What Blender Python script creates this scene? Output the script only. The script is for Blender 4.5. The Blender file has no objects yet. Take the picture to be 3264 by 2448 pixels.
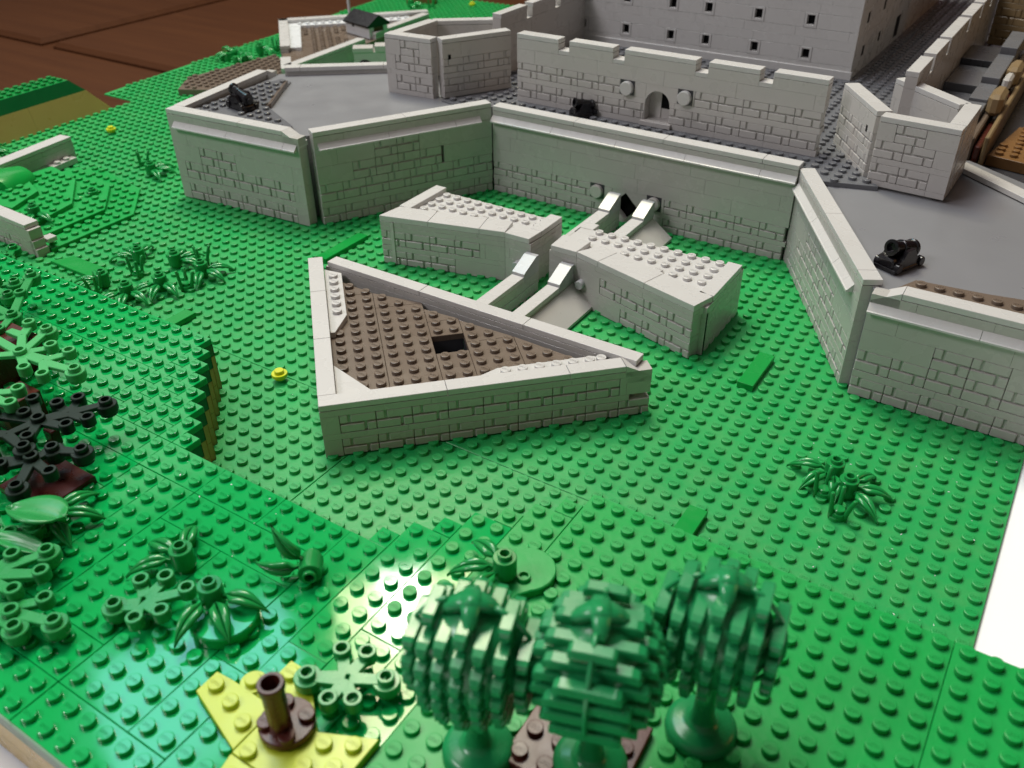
import bpy, math, random
import numpy as np
from mathutils import Vector, Matrix, Euler

S = 0.008                    # one stud of the toy brick grid is 8 mm; shapes below are written in studs
PI = math.pi
rnd = random.Random(7)
SC = bpy.context.scene
COL = SC.collection

# ------------------------------------------------------------------ camera
CAMLOC = (28.4936, -27.0687, 31.8200)
ROWS = ((0.84182858, 0.5396948, -0.00735883),
        (0.30261472, -0.48322725, -0.82153257),
        (-0.44693285, 0.68936271, -0.5701141))
FPX = 2851.087
cd = bpy.data.cameras.new('camera')
cam = bpy.data.objects.new('camera', cd)
COL.objects.link(cam)
r0, r1, r2 = [Vector(r) for r in ROWS]
M = Matrix(((r0.x, -r1.x, -r2.x), (r0.y, -r1.y, -r2.y), (r0.z, -r1.z, -r2.z))).to_4x4()
M.translation = Vector(CAMLOC) * S
cam.matrix_world = M
cd.sensor_width = 36.0
cd.lens = 36.0 * FPX / 3264.0
cd.clip_start = 0.01
cd.clip_end = 60.0
cd.dof.use_dof = True
cd.dof.focus_distance = 0.43
cd.dof.aperture_fstop = 17.0
SC.camera = cam

# ------------------------------------------------------------------ world and lamps
w = bpy.data.worlds.new('World')
SC.world = w
w.use_nodes = True
nt = w.node_tree
bg = nt.nodes['Background']
tc = nt.nodes.new('ShaderNodeTexCoord')
sep = nt.nodes.new('ShaderNodeSeparateXYZ')
nt.links.new(tc.outputs['Generated'], sep.inputs[0])
dotn = nt.nodes.new('ShaderNodeVectorMath')
dotn.operation = 'DOT_PRODUCT'
dotn.inputs[1].default_value = (-0.62, -0.72, 0.10)
nt.links.new(tc.outputs['Generated'], dotn.inputs[0])
mr = nt.nodes.new('ShaderNodeMapRange')
mr.inputs['From Min'].default_value = -0.9
mr.inputs['From Max'].default_value = 0.9
nt.links.new(dotn.outputs['Value'], mr.inputs['Value'])
ramp = nt.nodes.new('ShaderNodeValToRGB')
ramp.color_ramp.elements[0].color = (0.085, 0.045, 0.022, 1)
ramp.color_ramp.elements[1].color = (0.50, 0.50, 0.51, 1)
ramp.color_ramp.elements[0].position = 0.2
em = ramp.color_ramp.elements.new(0.5)
em.color = (0.30, 0.275, 0.25, 1)
nt.links.new(mr.outputs['Result'], ramp.inputs['Fac'])
nt.links.new(ramp.outputs['Color'], bg.inputs['Color'])
bg.inputs['Strength'].default_value = 0.29

def area(name, az, el, dist, sx, sy, energy, color, target=(6, 4, 3.6)):
    l = bpy.data.lights.new(name, 'AREA')
    l.shape = 'RECTANGLE'
    l.size = sx * S
    l.size_y = sy * S
    l.energy = energy
    l.color = color
    o = bpy.data.objects.new(name, l)
    COL.objects.link(o)
    a, e = math.radians(az), math.radians(el)
    d = Vector((math.cos(e) * math.cos(a), math.cos(e) * math.sin(a), math.sin(e)))
    t = Vector(target)
    o.location = (t + d * dist) * S
    o.rotation_euler = (-d).to_track_quat('-Z', 'Y').to_euler()
    return o

area('haze_fill_lamp', 150, 33, 240, 120, 46, 1.0, (0.98, 1.0, 0.95), (-2, 0, 3.6))  # added soft lamp for the pale haze reflected on the left plates
area('window_lamp', 131, 54, 230, 44, 60, 8.0, (1.0, 0.92, 0.56), (11, -10, 3.6))
area('bright_pane_lamp', 132.5, 48.5, 230, 13, 17, 2.0, (1.0, 0.98, 0.93), (11, -9, 3.6))
area('blue_pane_lamp', 152, 50.5, 230, 50, 36, 2.2, (0.36, 0.80, 1.0), (6, -15, 3.6))
area('skylight_lamp', 152, 71, 320, 230, 112, 40.0, (1.0, 0.985, 0.965), (0, 20, 3.6))
area('rear_window_lamp', 232, 44, 230, 62, 48, 7.5, (1.0, 0.945, 0.985), (5, 10, 3.6))
area('room_lamp', 12, 24, 200, 70, 50, 0.8, (1.0, 0.48, 0.16), (18, 60, 6))

SC.view_settings.view_transform = 'Standard'
SC.view_settings.look = 'None'
SC.view_settings.exposure = 0.36
SC.view_settings.gamma = 1.0
SC.view_settings.use_curve_mapping = False
SC.cycles.max_bounces = 8
SC.cycles.diffuse_bounces = 4
SC.cycles.glossy_bounces = 4
SC.cycles.sample_clamp_indirect = 4.0
SC.cycles.use_denoising = True

# ------------------------------------------------------------------ materials
def plastic(name, col, rough=0.22, var=0.06, vscale=60.0, spec=0.5, rvar=0.12, bump=0.0, bscale=300.0, dust=None, dustf=0.0, dscale=90.0, coat=0.0, sss=0.0):
    m = bpy.data.materials.new(name)
    m.use_nodes = True
    t = m.node_tree
    b = t.nodes['Principled BSDF']
    tc = t.nodes.new('ShaderNodeTexCoord')
    n = t.nodes.new('ShaderNodeTexNoise')
    n.inputs['Scale'].default_value = vscale
    n.inputs['Detail'].default_value = 4.0
    t.links.new(tc.outputs['Object'], n.inputs['Vector'])
    r = t.nodes.new('ShaderNodeValToRGB')
    r.color_ramp.elements[0].position = 0.25
    r.color_ramp.elements[1].position = 0.75
    r.color_ramp.elements[0].color = tuple(c * (1 - var) for c in col) + (1,)
    r.color_ramp.elements[1].color = tuple(min(1, c * (1 + var)) for c in col) + (1,)
    t.links.new(n.outputs['Fac'], r.inputs['Fac'])
    out = r.outputs['Color']
    if dust:
        n2 = t.nodes.new('ShaderNodeTexNoise')
        n2.inputs['Scale'].default_value = dscale
        n2.inputs['Detail'].default_value = 6.0
        n2.inputs['Roughness'].default_value = 0.65
        t.links.new(tc.outputs['Object'], n2.inputs['Vector'])
        r2 = t.nodes.new('ShaderNodeValToRGB')
        r2.color_ramp.elements[0].position = 0.42
        r2.color_ramp.elements[1].position = 0.72
        r2.color_ramp.elements[0].color = (0, 0, 0, 1)
        r2.color_ramp.elements[1].color = (dustf, dustf, dustf, 1)
        t.links.new(n2.outputs['Fac'], r2.inputs['Fac'])
        mx = t.nodes.new('ShaderNodeMix')
        mx.data_type = 'RGBA'
        t.links.new(r2.outputs['Color'], mx.inputs[0])
        t.links.new(out, mx.inputs[6])
        mx.inputs[7].default_value = tuple(dust) + (1,)
        out = mx.outputs[2]
    t.links.new(out, b.inputs['Base Color'])
    n3 = t.nodes.new('ShaderNodeTexNoise')
    n3.inputs['Scale'].default_value = vscale * 3.1
    n3.inputs['Detail'].default_value = 5.0
    t.links.new(tc.outputs['Object'], n3.inputs['Vector'])
    mp = t.nodes.new('ShaderNodeMapRange')
    mp.inputs['From Min'].default_value = 0.3
    mp.inputs['From Max'].default_value = 0.7
    mp.inputs['To Min'].default_value = max(0.03, rough - rvar * 0.5)
    mp.inputs['To Max'].default_value = rough + rvar * 0.5
    t.links.new(n3.outputs['Fac'], mp.inputs['Value'])
    t.links.new(mp.outputs['Result'], b.inputs['Roughness'])
    b.inputs['Specular IOR Level'].default_value = spec
    b.inputs['Coat Weight'].default_value = coat
    if bump > 0:
        n4 = t.nodes.new('ShaderNodeTexNoise')
        n4.inputs['Scale'].default_value = bscale
        n4.inputs['Detail'].default_value = 3.0
        t.links.new(tc.outputs['Object'], n4.inputs['Vector'])
        bp = t.nodes.new('ShaderNodeBump')
        bp.inputs['Strength'].default_value = bump
        bp.inputs['Distance'].default_value = 0.0004
        t.links.new(n4.outputs['Fac'], bp.inputs['Height'])
        t.links.new(bp.outputs['Normal'], b.inputs['Normal'])
    return m

GREEN = (0.010, 0.300, 0.075)
MT = {}
MT['base'] = plastic('worn_green_plate', (0.013, 0.325, 0.078), 0.38, 0.07, 14, 0.4, 0.12, 0.25, 500, (0.16, 0.36, 0.13), 0.22, 70)
MT['hill'] = plastic('glossy_green_plate', (0.005, 0.350, 0.080), 0.085, 0.05, 18, 0.5, 0.06, 0.16, 34)
MT['hillmatte'] = plastic('scuffed_green_plate', (0.005, 0.320, 0.060), 0.38, 0.06, 14, 0.3, 0.12, 0.2, 420, (0.07, 0.34, 0.12), 0.2, 60)
MT['green'] = plastic('green_plastic', (0.006, 0.230, 0.045), 0.22, 0.06, 60)
MT['tile'] = plastic('green_tile', (0.004, 0.280, 0.045), 0.24, 0.05, 40)
MT['dkgreen'] = plastic('dark_green_plastic', (0.004, 0.085, 0.024), 0.2, 0.06, 60)
MT['plant'] = plastic('plant_green_plastic', (0.012, 0.26, 0.058), 0.20, 0.08, 60)
MT['leaf'] = plastic('leaf_green_plastic', (0.022, 0.29, 0.070), 0.28, 0.08, 60)
MT['brightleaf'] = plastic('bright_leaf_plastic', (0.060, 0.400, 0.120), 0.30, 0.06, 60)
MT['blackleaf'] = plastic('dark_leaf_plastic', (0.007, 0.018, 0.011), 0.36, 0.1, 60, 0.3)
MT['tree'] = plastic('tree_green_plastic', (0.014, 0.25, 0.080), 0.24, 0.08, 60, 0.55)
MT['grey'] = plastic('light_grey_plastic', (0.50, 0.475, 0.455), 0.30, 0.035, 25, 0.5, 0.14, 0.05, 300)
MT['grey2'] = plastic('light_grey_masonry', (0.455, 0.435, 0.415), 0.26, 0.04, 25, 0.5, 0.14, 0.05, 300)
MT['cap'] = plastic('light_grey_tile', (0.545, 0.53, 0.52), 0.28, 0.03, 25, 0.5, 0.12)
MT['shiny'] = plastic('glossy_grey_slope', (0.42, 0.42, 0.43), 0.26, 0.03, 25, 0.6, 0.06)
MT['dkgrey'] = plastic('dark_grey_plastic', (0.135, 0.137, 0.150), 0.26, 0.05, 25)
MT['deck'] = plastic('deck_grey_plastic', (0.205, 0.205, 0.220), 0.34, 0.06, 16, 0.5, 0.14, 0.06, 200)
MT['dkstone'] = plastic('charcoal_plastic', (0.045, 0.045, 0.052), 0.3, 0.08, 25)
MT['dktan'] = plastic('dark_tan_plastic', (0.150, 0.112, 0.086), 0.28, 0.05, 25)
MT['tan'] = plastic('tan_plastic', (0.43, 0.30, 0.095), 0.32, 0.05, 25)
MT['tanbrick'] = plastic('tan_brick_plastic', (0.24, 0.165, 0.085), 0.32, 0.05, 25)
MT['lime'] = plastic('lime_plastic', (0.46, 0.56, 0.03), 0.34, 0.04, 40)
MT['yellow'] = plastic('yellow_green_plastic', (0.58, 0.62, 0.02), 0.22, 0.04, 60)
MT['brown'] = plastic('reddish_brown_plastic', (0.075, 0.016, 0.011), 0.28, 0.1, 60, 0.4)
MT['dkred'] = plastic('dark_red_plastic', (0.050, 0.006, 0.005), 0.30, 0.1, 60)
MT['black'] = plastic('black_plastic', (0.008, 0.007, 0.009), 0.22, 0.1, 60, 0.55)
MT['hole'] = plastic('unlit_black', (0.004, 0.004, 0.005), 0.6, 0.1, 60, 0.1)
MT['white'] = plastic('white_tabletop', (0.90, 0.91, 0.93), 0.45, 0.02, 6)
MT['whitewall'] = plastic('white_plastic', (0.66, 0.67, 0.69), 0.3, 0.02, 30)
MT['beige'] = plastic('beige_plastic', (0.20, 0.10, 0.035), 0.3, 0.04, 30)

def wood_mat(name, c1, c2):
    m = bpy.data.materials.new(name)
    m.use_nodes = True
    t = m.node_tree
    b = t.nodes['Principled BSDF']
    tc = t.nodes.new('ShaderNodeTexCoord')
    mp = t.nodes.new('ShaderNodeMapping')
    mp.inputs['Scale'].default_value = (2.0, 26.0, 26.0)
    t.links.new(tc.outputs['Object'], mp.inputs['Vector'])
    n = t.nodes.new('ShaderNodeTexNoise')
    n.inputs['Scale'].default_value = 2.2
    n.inputs['Detail'].default_value = 7.0
    t.links.new(mp.outputs['Vector'], n.inputs['Vector'])
    r = t.nodes.new('ShaderNodeValToRGB')
    r.color_ramp.elements[0].position = 0.3
    r.color_ramp.elements[1].position = 0.7
    r.color_ramp.elements[0].color = c1 + (1,)
    r.color_ramp.elements[1].color = c2 + (1,)
    t.links.new(n.outputs['Fac'], r.inputs['Fac'])
    t.links.new(r.outputs['Color'], b.inputs['Base Color'])
    b.inputs['Roughness'].default_value = 0.7
    b.inputs['Specular IOR Level'].default_value = 0.15
    return m
MT['wood'] = wood_mat('brown_wood', (0.060, 0.019, 0.006), (0.075, 0.025, 0.008))
MT['wood2'] = wood_mat('edge_sheen_wood', (0.10, 0.034, 0.013), (0.13, 0.045, 0.018))

# ------------------------------------------------------------------ mesh builder
class MB:
    def __init__(s):
        s.V = []; s.L = []; s.T = []; s.SM = []; s.n = 0
    def add(s, V, F, smooth=False):
        V = np.asarray(V, float).reshape(-1, 3)
        s.V.append(V)
        for f in F:
            s.L.extend(i + s.n for i in f)
            s.T.append(len(f))
        if isinstance(smooth, bool):
            s.SM.extend([smooth] * len(F))
        else:
            s.SM.extend(smooth)
        s.n += len(V)
    def many(s, tpl, pos):
        V, F, SM = tpl
        pos = np.asarray(pos, float).reshape(-1, 3)
        if not len(pos): return
        k = len(V)
        s.V.append((V[None] + pos[:, None]).reshape(-1, 3))
        fl = np.array([i for f in F for i in f])
        ft = [len(f) for f in F]
        s.L.extend((fl[None] + (s.n + k * np.arange(len(pos)))[:, None]).ravel().tolist())
        s.T.extend(ft * len(pos))
        s.SM.extend(list(SM) * len(pos))
        s.n += k * len(pos)
    def mesh(s, name):
        me = bpy.data.meshes.new(name)
        if not s.n: return me
        V = np.concatenate(s.V) * S
        me.vertices.add(len(V)); me.vertices.foreach_set('co', V.astype(np.float32).ravel())
        T = np.array(s.T, np.int32)
        me.loops.add(len(s.L)); me.loops.foreach_set('vertex_index', np.array(s.L, np.int32))
        me.polygons.add(len(T))
        st = np.zeros(len(T), np.int32); st[1:] = np.cumsum(T)[:-1]
        me.polygons.foreach_set('loop_start', st)
        me.polygons.foreach_set('loop_total', T)
        me.polygons.foreach_set('use_smooth', np.array(s.SM, bool))
        me.update(calc_edges=True)
        return me
    def build(s, name, mat, parent=None, loc=None, rz=0.0):
        me = s.mesh(name)
        me.materials.append(MT[mat])
        o = bpy.data.objects.new(name, me)
        COL.objects.link(o)
        if parent: o.parent = parent
        if loc: o.location = Vector(loc) * S
        o.rotation_euler.z = rz
        return o

class Fr:
    """local frame: a along the wall, b inward from its outer face, z up"""
    def __init__(s, o=(0, 0, 0), d=(1, 0), flip=False):
        s.o = np.array(o, float)
        l = math.hypot(*d)
        s.u = np.array((d[0] / l, d[1] / l, 0.0))
        s.b = np.array((-s.u[1], s.u[0], 0.0)) * (-1 if flip else 1)
        s.flip = flip
    def __call__(s, V):
        V = np.asarray(V, float).reshape(-1, 3)
        return s.o + V[:, :1] * s.u + V[:, 1:2] * s.b + V[:, 2:] * np.array((0, 0, 1.0))
IDF = Fr()

def fixF(F, fr):
    return [tuple(reversed(f)) for f in F] if fr.flip else F

CB_V = []
for ax in range(3):
    for sg in (0, 1):
        for (p, q) in ((0, 0), (1, 0), (1, 1), (0, 1)):
            CB_V.append((ax, sg, p, q))
def box(mb, x0, x1, y0, y1, z0, z1, c=0.02, fr=IDF):
    """box with chamfered edges"""
    lo = (x0, y0, z0); hi = (x1, y1, z1)
    c = min(c, (x1 - x0) * .3, (y1 - y0) * .3, (z1 - z0) * .3)
    if c <= 0:
        V = [(x, y, z) for z in (z0, z1) for y in (y0, y1) for x in (x0, x1)]
        F = [(0, 2, 3, 1), (4, 5, 7, 6), (0, 1, 5, 4), (2, 6, 7, 3), (0, 4, 6, 2), (1, 3, 7, 5)]
        mb.add(fr(V), fixF(F, fr)); return
    V = []; idx = {}
    for cx in (0, 1):
        for cy in (0, 1):
            for cz in (0, 1):
                cor = (cx, cy, cz)
                for ax in range(3):
                    p = []
                    for k in range(3):
                        full = hi[k] if cor[k] else lo[k]
                        ins = full - c if cor[k] else full + c
                        p.append(full if k == ax else ins)
                    idx[(cor, ax)] = len(V); V.append(p)
    F = []
    for ax in range(3):
        o1, o2 = (ax + 1) % 3, (ax + 2) % 3
        for sg in (0, 1):
            ring = []
            for (p, q) in ((0, 0), (1, 0), (1, 1), (0, 1)):
                cor = [0, 0, 0]; cor[ax] = sg; cor[o1] = p; cor[o2] = q
                ring.append(idx[(tuple(cor), ax)])
            F.append(tuple(ring) if sg else tuple(reversed(ring)))
    for e in range(3):           # edges parallel to axis e
        o1, o2 = (e + 1) % 3, (e + 2) % 3
        for p in (0, 1):
            for q in (0, 1):
                a = [0, 0, 0]; a[o1] = p; a[o2] = q; b = list(a); b[e] = 1
                a, b = tuple(a), tuple(b)
                f = (idx[(a, o1)], idx[(b, o1)], idx[(b, o2)], idx[(a, o2)])
                F.append(f if p != q else tuple(reversed(f)))
    for cx in (0, 1):
        for cy in (0, 1):
            for cz in (0, 1):
                cor = (cx, cy, cz)
                f = (idx[(cor, 0)], idx[(cor, 1)], idx[(cor, 2)])
                F.append(f if (cx + cy + cz) % 2 else tuple(reversed(f)))
    mb.add(fr(V), fixF(F, fr))

def prism(mb, poly, z0, z1, fr=IDF, c=0.0):
    """extruded polygon (counter-clockwise), top rim chamfered by c"""
    P = np.array(poly, float)
    A = 0.5 * sum(P[i][0] * P[(i + 1) % len(P)][1] - P[(i + 1) % len(P)][0] * P[i][1] for i in range(len(P)))
    if A < 0: P = P[::-1]
    n = len(P)
    V = [(p[0], p[1], z0) for p in P]
    if c > 0:
        Q = []
        for i in range(n):
            e1 = P[i] - P[i - 1]; e2 = P[(i + 1) % n] - P[i]
            e1 = e1 / np.linalg.norm(e1); e2 = e2 / np.linalg.norm(e2)
            n1 = np.array((-e1[1], e1[0])); n2 = np.array((-e2[1], e2[0]))
            m = n1 + n2; m = m / max(0.3, m @ m) * 2 if False else m / max(0.35, (1 + n1 @ n2))
            Q.append(P[i] + m * c)
        V += [(p[0], p[1], z1 - c) for p in P] + [(q[0], q[1], z1) for q in Q]
    else:
        V += [(p[0], p[1], z1) for p in P]
    F = [tuple(reversed(range(n)))]
    lay = len(V) // n
    for k in range(lay - 1):
        for i in range(n):
            j = (i + 1) % n
            F.append((k * n + i, k * n + j, (k + 1) * n + j, (k + 1) * n + i))
    F.append(tuple((lay - 1) * n + i for i in range(n)))
    mb.add(fr(V), fixF(F, fr))

def lathe(mb, prof, seg=24, at=(0, 0, 0), axis=None, capb=True, capt=True, smooth=True, ang0=0.0):
    """surface of revolution; prof is a list of (r, z); creases where the profile turns sharply"""
    at = np.array(at, float)
    if axis is None: R = np.eye(3)
    else:
        z = np.array(axis, float); z /= np.linalg.norm(z)
        x = np.cross((0, 1, 0) if abs(z[1]) < .9 else (1, 0, 0), z); x /= np.linalg.norm(x)
        R = np.c_[x, np.cross(z, x), z]
    ca = [(math.cos(ang0 + 2 * PI * i / seg), math.sin(ang0 + 2 * PI * i / seg)) for i in range(seg)]
    for k in range(len(prof) - 1):
        (ra, za), (rb, zb) = prof[k], prof[k + 1]
        V = [(ra * c, ra * s_, za) for c, s_ in ca] + [(rb * c, rb * s_, zb) for c, s_ in ca]
        F = [(i, (i + 1) % seg, seg + (i + 1) % seg, seg + i) for i in range(seg)]
        mb.add(np.array(V) @ R.T + at, F, smooth)
    if capb and prof[0][0] > 1e-6:
        mb.add(np.array([(prof[0][0] * c, prof[0][0] * s_, prof[0][1]) for c, s_ in ca]) @ R.T + at, [tuple(reversed(range(seg)))])
    if capt and prof[-1][0] > 1e-6:
        mb.add(np.array([(prof[-1][0] * c, prof[-1][0] * s_, prof[-1][1]) for c, s_ in ca]) @ R.T + at, [tuple(range(seg))])

def sm_lathe(mb, prof, seg=28, at=(0, 0, 0)):
    """one continuous smooth surface of revolution"""
    V = []; F = []
    n = len(prof)
    for r, z in prof:
        for i in range(seg):
            a = 2 * PI * i / seg
            V.append((at[0] + r * math.cos(a), at[1] + r * math.sin(a), at[2] + z))
    for k in range(n - 1):
        for i in range(seg):
            j = (i + 1) % seg
            F.append((k * seg + i, k * seg + j, (k + 1) * seg + j, (k + 1) * seg + i))
    mb.add(V, F, True)

def tube(mb, pts, rad, seg=10, cap=True):
    P = [np.array(p, float) for p in pts]
    if not hasattr(rad, '__len__'): rad = [rad] * len(P)
    V = []; F = []
    up = None
    for i, p in enumerate(P):
        t = P[min(i + 1, len(P) - 1)] - P[max(i - 1, 0)]
        t /= np.linalg.norm(t)
        if up is None:
            up = np.cross(t, (0, 0, 1.0) if abs(t[2]) < .9 else (1.0, 0, 0)); up /= np.linalg.norm(up)
        up = up - t * (up @ t); up /= np.linalg.norm(up)
        v = np.cross(t, up)
        for k in range(seg):
            a = 2 * PI * k / seg
            V.append(p + rad[i] * (math.cos(a) * up + math.sin(a) * v))
    for i in range(len(P) - 1):
        for k in range(seg):
            j = (k + 1) % seg
            F.append((i * seg + k, i * seg + j, (i + 1) * seg + j, (i + 1) * seg + k))
    sm = [True] * len(F)
    if cap:
        F.append(tuple(reversed(range(seg)))); F.append(tuple((len(P) - 1) * seg + k for k in range(seg)))
        sm += [False, False]
    mb.add(V, F, sm)

# studs ------------------------------------------------------------
def stud_tpl(seg, logo=False, r=0.3, h=0.2125, c=0.035):
    m = MB()
    lathe(m, [(r, -0.01), (r, h - c), (r - c * .3, h - c * .3), (r - c, h)], seg, capb=False)
    if logo and LOGO is not None:
        V, F = LOGO
        m.add(V + np.array((0, 0, h)), F)
    return (np.concatenate(m.V), _faces(m), m.SM)
def _faces(m):
    F = []; k = 0
    for t in m.T:
        F.append(tuple(m.L[k:k + t])); k += t
    return F
LOGO = None
def make_logo():
    """the raised maker's word on top of every stud"""
    c = bpy.data.curves.new('word', 'FONT')
    c.body = 'LEGO'
    c.size = 1.0
    c.extrude = 0.5
    c.resolution_u = 2
    o = bpy.data.objects.new('word', c)
    COL.objects.link(o)
    dg = bpy.context.evaluated_depsgraph_get()
    me = o.evaluated_get(dg).to_mesh()
    V = np.array([v.co[:] for v in me.vertices]); F = [tuple(p.vertices) for p in me.polygons]
    o.evaluated_get(dg).to_mesh_clear()
    bpy.data.objects.remove(o); bpy.data.curves.remove(c)
    lo, hi = V.min(0), V.max(0)
    V = V - (lo + hi) / 2
    V[:, :2] *= 0.43 / (hi[0] - lo[0])
    V[:, 1] *= 1.15
    V[:, 2] = np.where(V[:, 2] > 0, 0.014, -0.01)
    return V, F
try:
    LOGO = make_logo()
except Exception as ex:
    print('no logo', ex)
ST_NEAR = stud_tpl(24, True)
ST_MID = stud_tpl(16)
ST_FAR = stud_tpl(10)
HST = MB()
lathe(HST, [(0.3, -0.01), (0.3, 0.19), (0.285, 0.2125), (0.21, 0.2125), (0.2, 0.2), (0.2, 0.0)], 20, capb=False, capt=False)
lathe(HST, [(0.2, 0.01), (0.0001, 0.01)], 20, capb=False, capt=False)
CAMV = np.array(CAMLOC)
RM = np.array(ROWS)
def inview(P, mx=0.12, my=0.15):
    c = (np.asarray(P, float) - CAMV) @ RM.T
    u = FPX * c[:, 0] / c[:, 2] / 1632; v = FPX * c[:, 1] / c[:, 2] / 1224
    return (c[:, 2] > 1) & (abs(u) < 1 + mx) & (abs(v) < 1 + my)
def studs(mb, pts, near=60, mid=95, cull=True):
    P = np.asarray(pts, float).reshape(-1, 3)
    if not len(P): return
    if cull: P = P[inview(P)]
    d = np.linalg.norm(P - CAMV, axis=1)
    mb.many(ST_NEAR, P[d < near]); mb.many(ST_MID, P[(d >= near) & (d < mid)]); mb.many(ST_FAR, P[d >= mid])
def inpoly(x, y, poly):
    c = False; n = len(poly)
    for i in range(n):
        x1, y1 = poly[i]; x2, y2 = poly[(i + 1) % n]
        if (y1 > y) != (y2 > y) and x < (x2 - x1) * (y - y1) / (y2 - y1) + x1: c = not c
    return c
def edgedist(x, y, poly):
    b = 1e9; n = len(poly)
    for i in range(n):
        a = np.array(poly[i]); e = np.array(poly[(i + 1) % n]) - a
        t = max(0, min(1, ((np.array((x, y)) - a) @ e) / (e @ e)))
        b = min(b, np.linalg.norm(a + t * e - (x, y)))
    return b
def gridstuds(poly, z, ang=0.0, org=(0, 0), margin=0.3, skip=None):
    ca, sa = math.cos(ang), math.sin(ang)
    xs = [p[0] for p in poly]; ys = [p[1] for p in poly]
    R = int(max(max(xs) - min(xs), max(ys) - min(ys))) + 3
    cx, cy = org
    out = []
    mx, my = (max(xs) + min(xs)) / 2, (max(ys) + min(ys)) / 2
    lx = (mx - cx) * ca + (my - cy) * sa; ly = -(mx - cx) * sa + (my - cy) * ca
    for i in range(int(lx) - R, int(lx) + R):
        for j in range(int(ly) - R, int(ly) + R):
            x = cx + i * ca - j * sa; y = cy + i * sa + j * ca
            if inpoly(x, y, poly) and edgedist(x, y, poly) > margin and not (skip and skip(x, y)):
                out.append((x, y, z))
    return out

# things -----------------------------------------------------------
def tag(o, label, cat, group=None):
    o['label'] = label; o['category'] = cat
    if group: o['group'] = group
    return o
def thing(name, label, cat, loc=(0, 0, 0), rz=0.0, group=None):
    o = bpy.data.objects.new(name, None)
    o.empty_display_size = 0.01
    COL.objects.link(o)
    o.location = Vector(loc) * S
    o.rotation_euler.z = rz
    return tag(o, label, cat, group)
def structure(o):
    o['kind'] = 'structure'; return o
def dup(root, loc, rz, label, group=None, tilt=None):
    r = root.copy(); COL.objects.link(r)
    r.location = Vector(loc) * S; r.rotation_euler = (0, 0, rz)
    if tilt: r.rotation_euler = (tilt[0], tilt[1], rz)
    r['label'] = label
    if group: r['group'] = group
    for ch in list(root.children):
        c = ch.copy(); COL.objects.link(c); c.parent = r
        for g in list(ch.children):
            q = g.copy(); COL.objects.link(q); q.parent = c
    return r

# walls ------------------------------------------------------------
G_ = 0.014
def masonry_brick(mb, fr, a, z, L=2.0, T=1.0, h=1.2):
    """a 1x2 brick moulded with two courses of blocks"""
    box(mb, a + G_, a + L - G_, 0.13, T - 0.05, z + G_, z + h - G_, 0.0, fr)
    k = L / 2.0; v = h / 1.2
    for (s0, s1, z0, z1) in ((0, .48, .63, 1.2), (.59, 2.0, .63, 1.2), (0, 1.36, 0.0, .56), (1.47, 2.0, 0.0, .56)):
        box(mb, a + s0 * k + G_, a + s1 * k - G_, 0.0, 0.16, z + z0 * v + G_, z + z1 * v - G_ * .5, 0.05, fr)
def plain_row(mb, fr, a0, a1, z, h, off=0.0, ln=6.0, T=1.0, inset=0.0):
    a = a0
    first = True
    while a < a1 - 1e-6:
        e = min(a1, a + (ln - off if first and off else ln))
        if a1 - e < 0.6: e = a1
        box(mb, a + G_ * .4, e - G_ * .4, inset, T - 0.04, z + G_ * .3, z + h - G_ * .3, 0.009, fr)
        a = e; first = False
def wall(mb, fr, L, rows, T=1.0):
    """rows: (z, h, segments) with segments (a0, a1, 'm'/'p'/'-')"""
    for k, (z, h, segs) in enumerate(rows):
        for (a0, a1, kind) in segs:
            if kind == 'm':
                a = a0
                while a < a1 - 0.3:
                    e = min(a + 2.0, a1)
                    masonry_brick(mb, fr, a, z, e - a, T, h); a = e
            elif kind == 'p':
                plain_row(mb, fr, a0, a1, z, h, off=(k * 2.3) % 5, ln=4.0 + (k * 3) % 5, T=T)
    zt = max(z + h for z, h, s in rows)
    z0 = min(z for z, h, s in rows)
def coping(mb, fr, L, z, T=1.0, h=0.4, over=0.0, slope0=False, slope1=False, ln=8.0, start=0.0):
    a0 = 1.6 if slope0 else start; a1 = L - 1.6 if slope1 else L
    a = a0
    while a < a1 - 1e-6:
        e = min(a1, a + ln)
        if a1 - e < 0.8: e = a1
        box(mb, a + G_, e - G_, -over, T, z + .03, z + h, 0.02, fr)
        a = e
    for sl, A0, A1, rev in ((slope0, 0.0, 1.6, True), (slope1, L - 1.6, L, False)):
        if sl:
            zl, zh = z - 0.42, z + h
            za, zb = (zl, zh) if rev else (zh, zl)
            V = [(A0, -over, z - .8), (A1, -over, z - .8), (A1, T, z - .8), (A0, T, z - .8), (A0 + G_, -over, za), (A1 - G_, -over, zb), (A1 - G_, T, zb), (A0 + G_, T, za)]
            F = [(3, 2, 1, 0), (4, 5, 6, 7), (0, 1, 5, 4), (1, 2, 6, 5), (2, 3, 7, 6), (3, 0, 4, 7)]
            mb.add(fr(V), fixF(F, fr))
def cornice(mb, fr, a0, a1, z, out=0.42, h=0.4):
    """a projecting ledge with a sloped top"""
    n = 6.0; a = a0
    while a < a1 - 1e-6:
        e = min(a1, a + n)
        if a1 - e < .8: e = a1
        V = []
        for A in (a + G_, e - G_):
            V += [(A, 0.02, z), (A, -out, z + .02), (A, -out, z + h * .32), (A, -out + .08, z + h * .42), (A, 0.02, z + h * 1.35)]
        F = [(0, 1, 6, 5), (1, 2, 7, 6), (2, 3, 8, 7), (3, 4, 9, 8), (4, 3, 2, 1, 0), (5, 6, 7, 8, 9)]
        F = [tuple(reversed(f)) for f in F]
        mb.add(fr(V), fixF(F, fr))
        a = e
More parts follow.
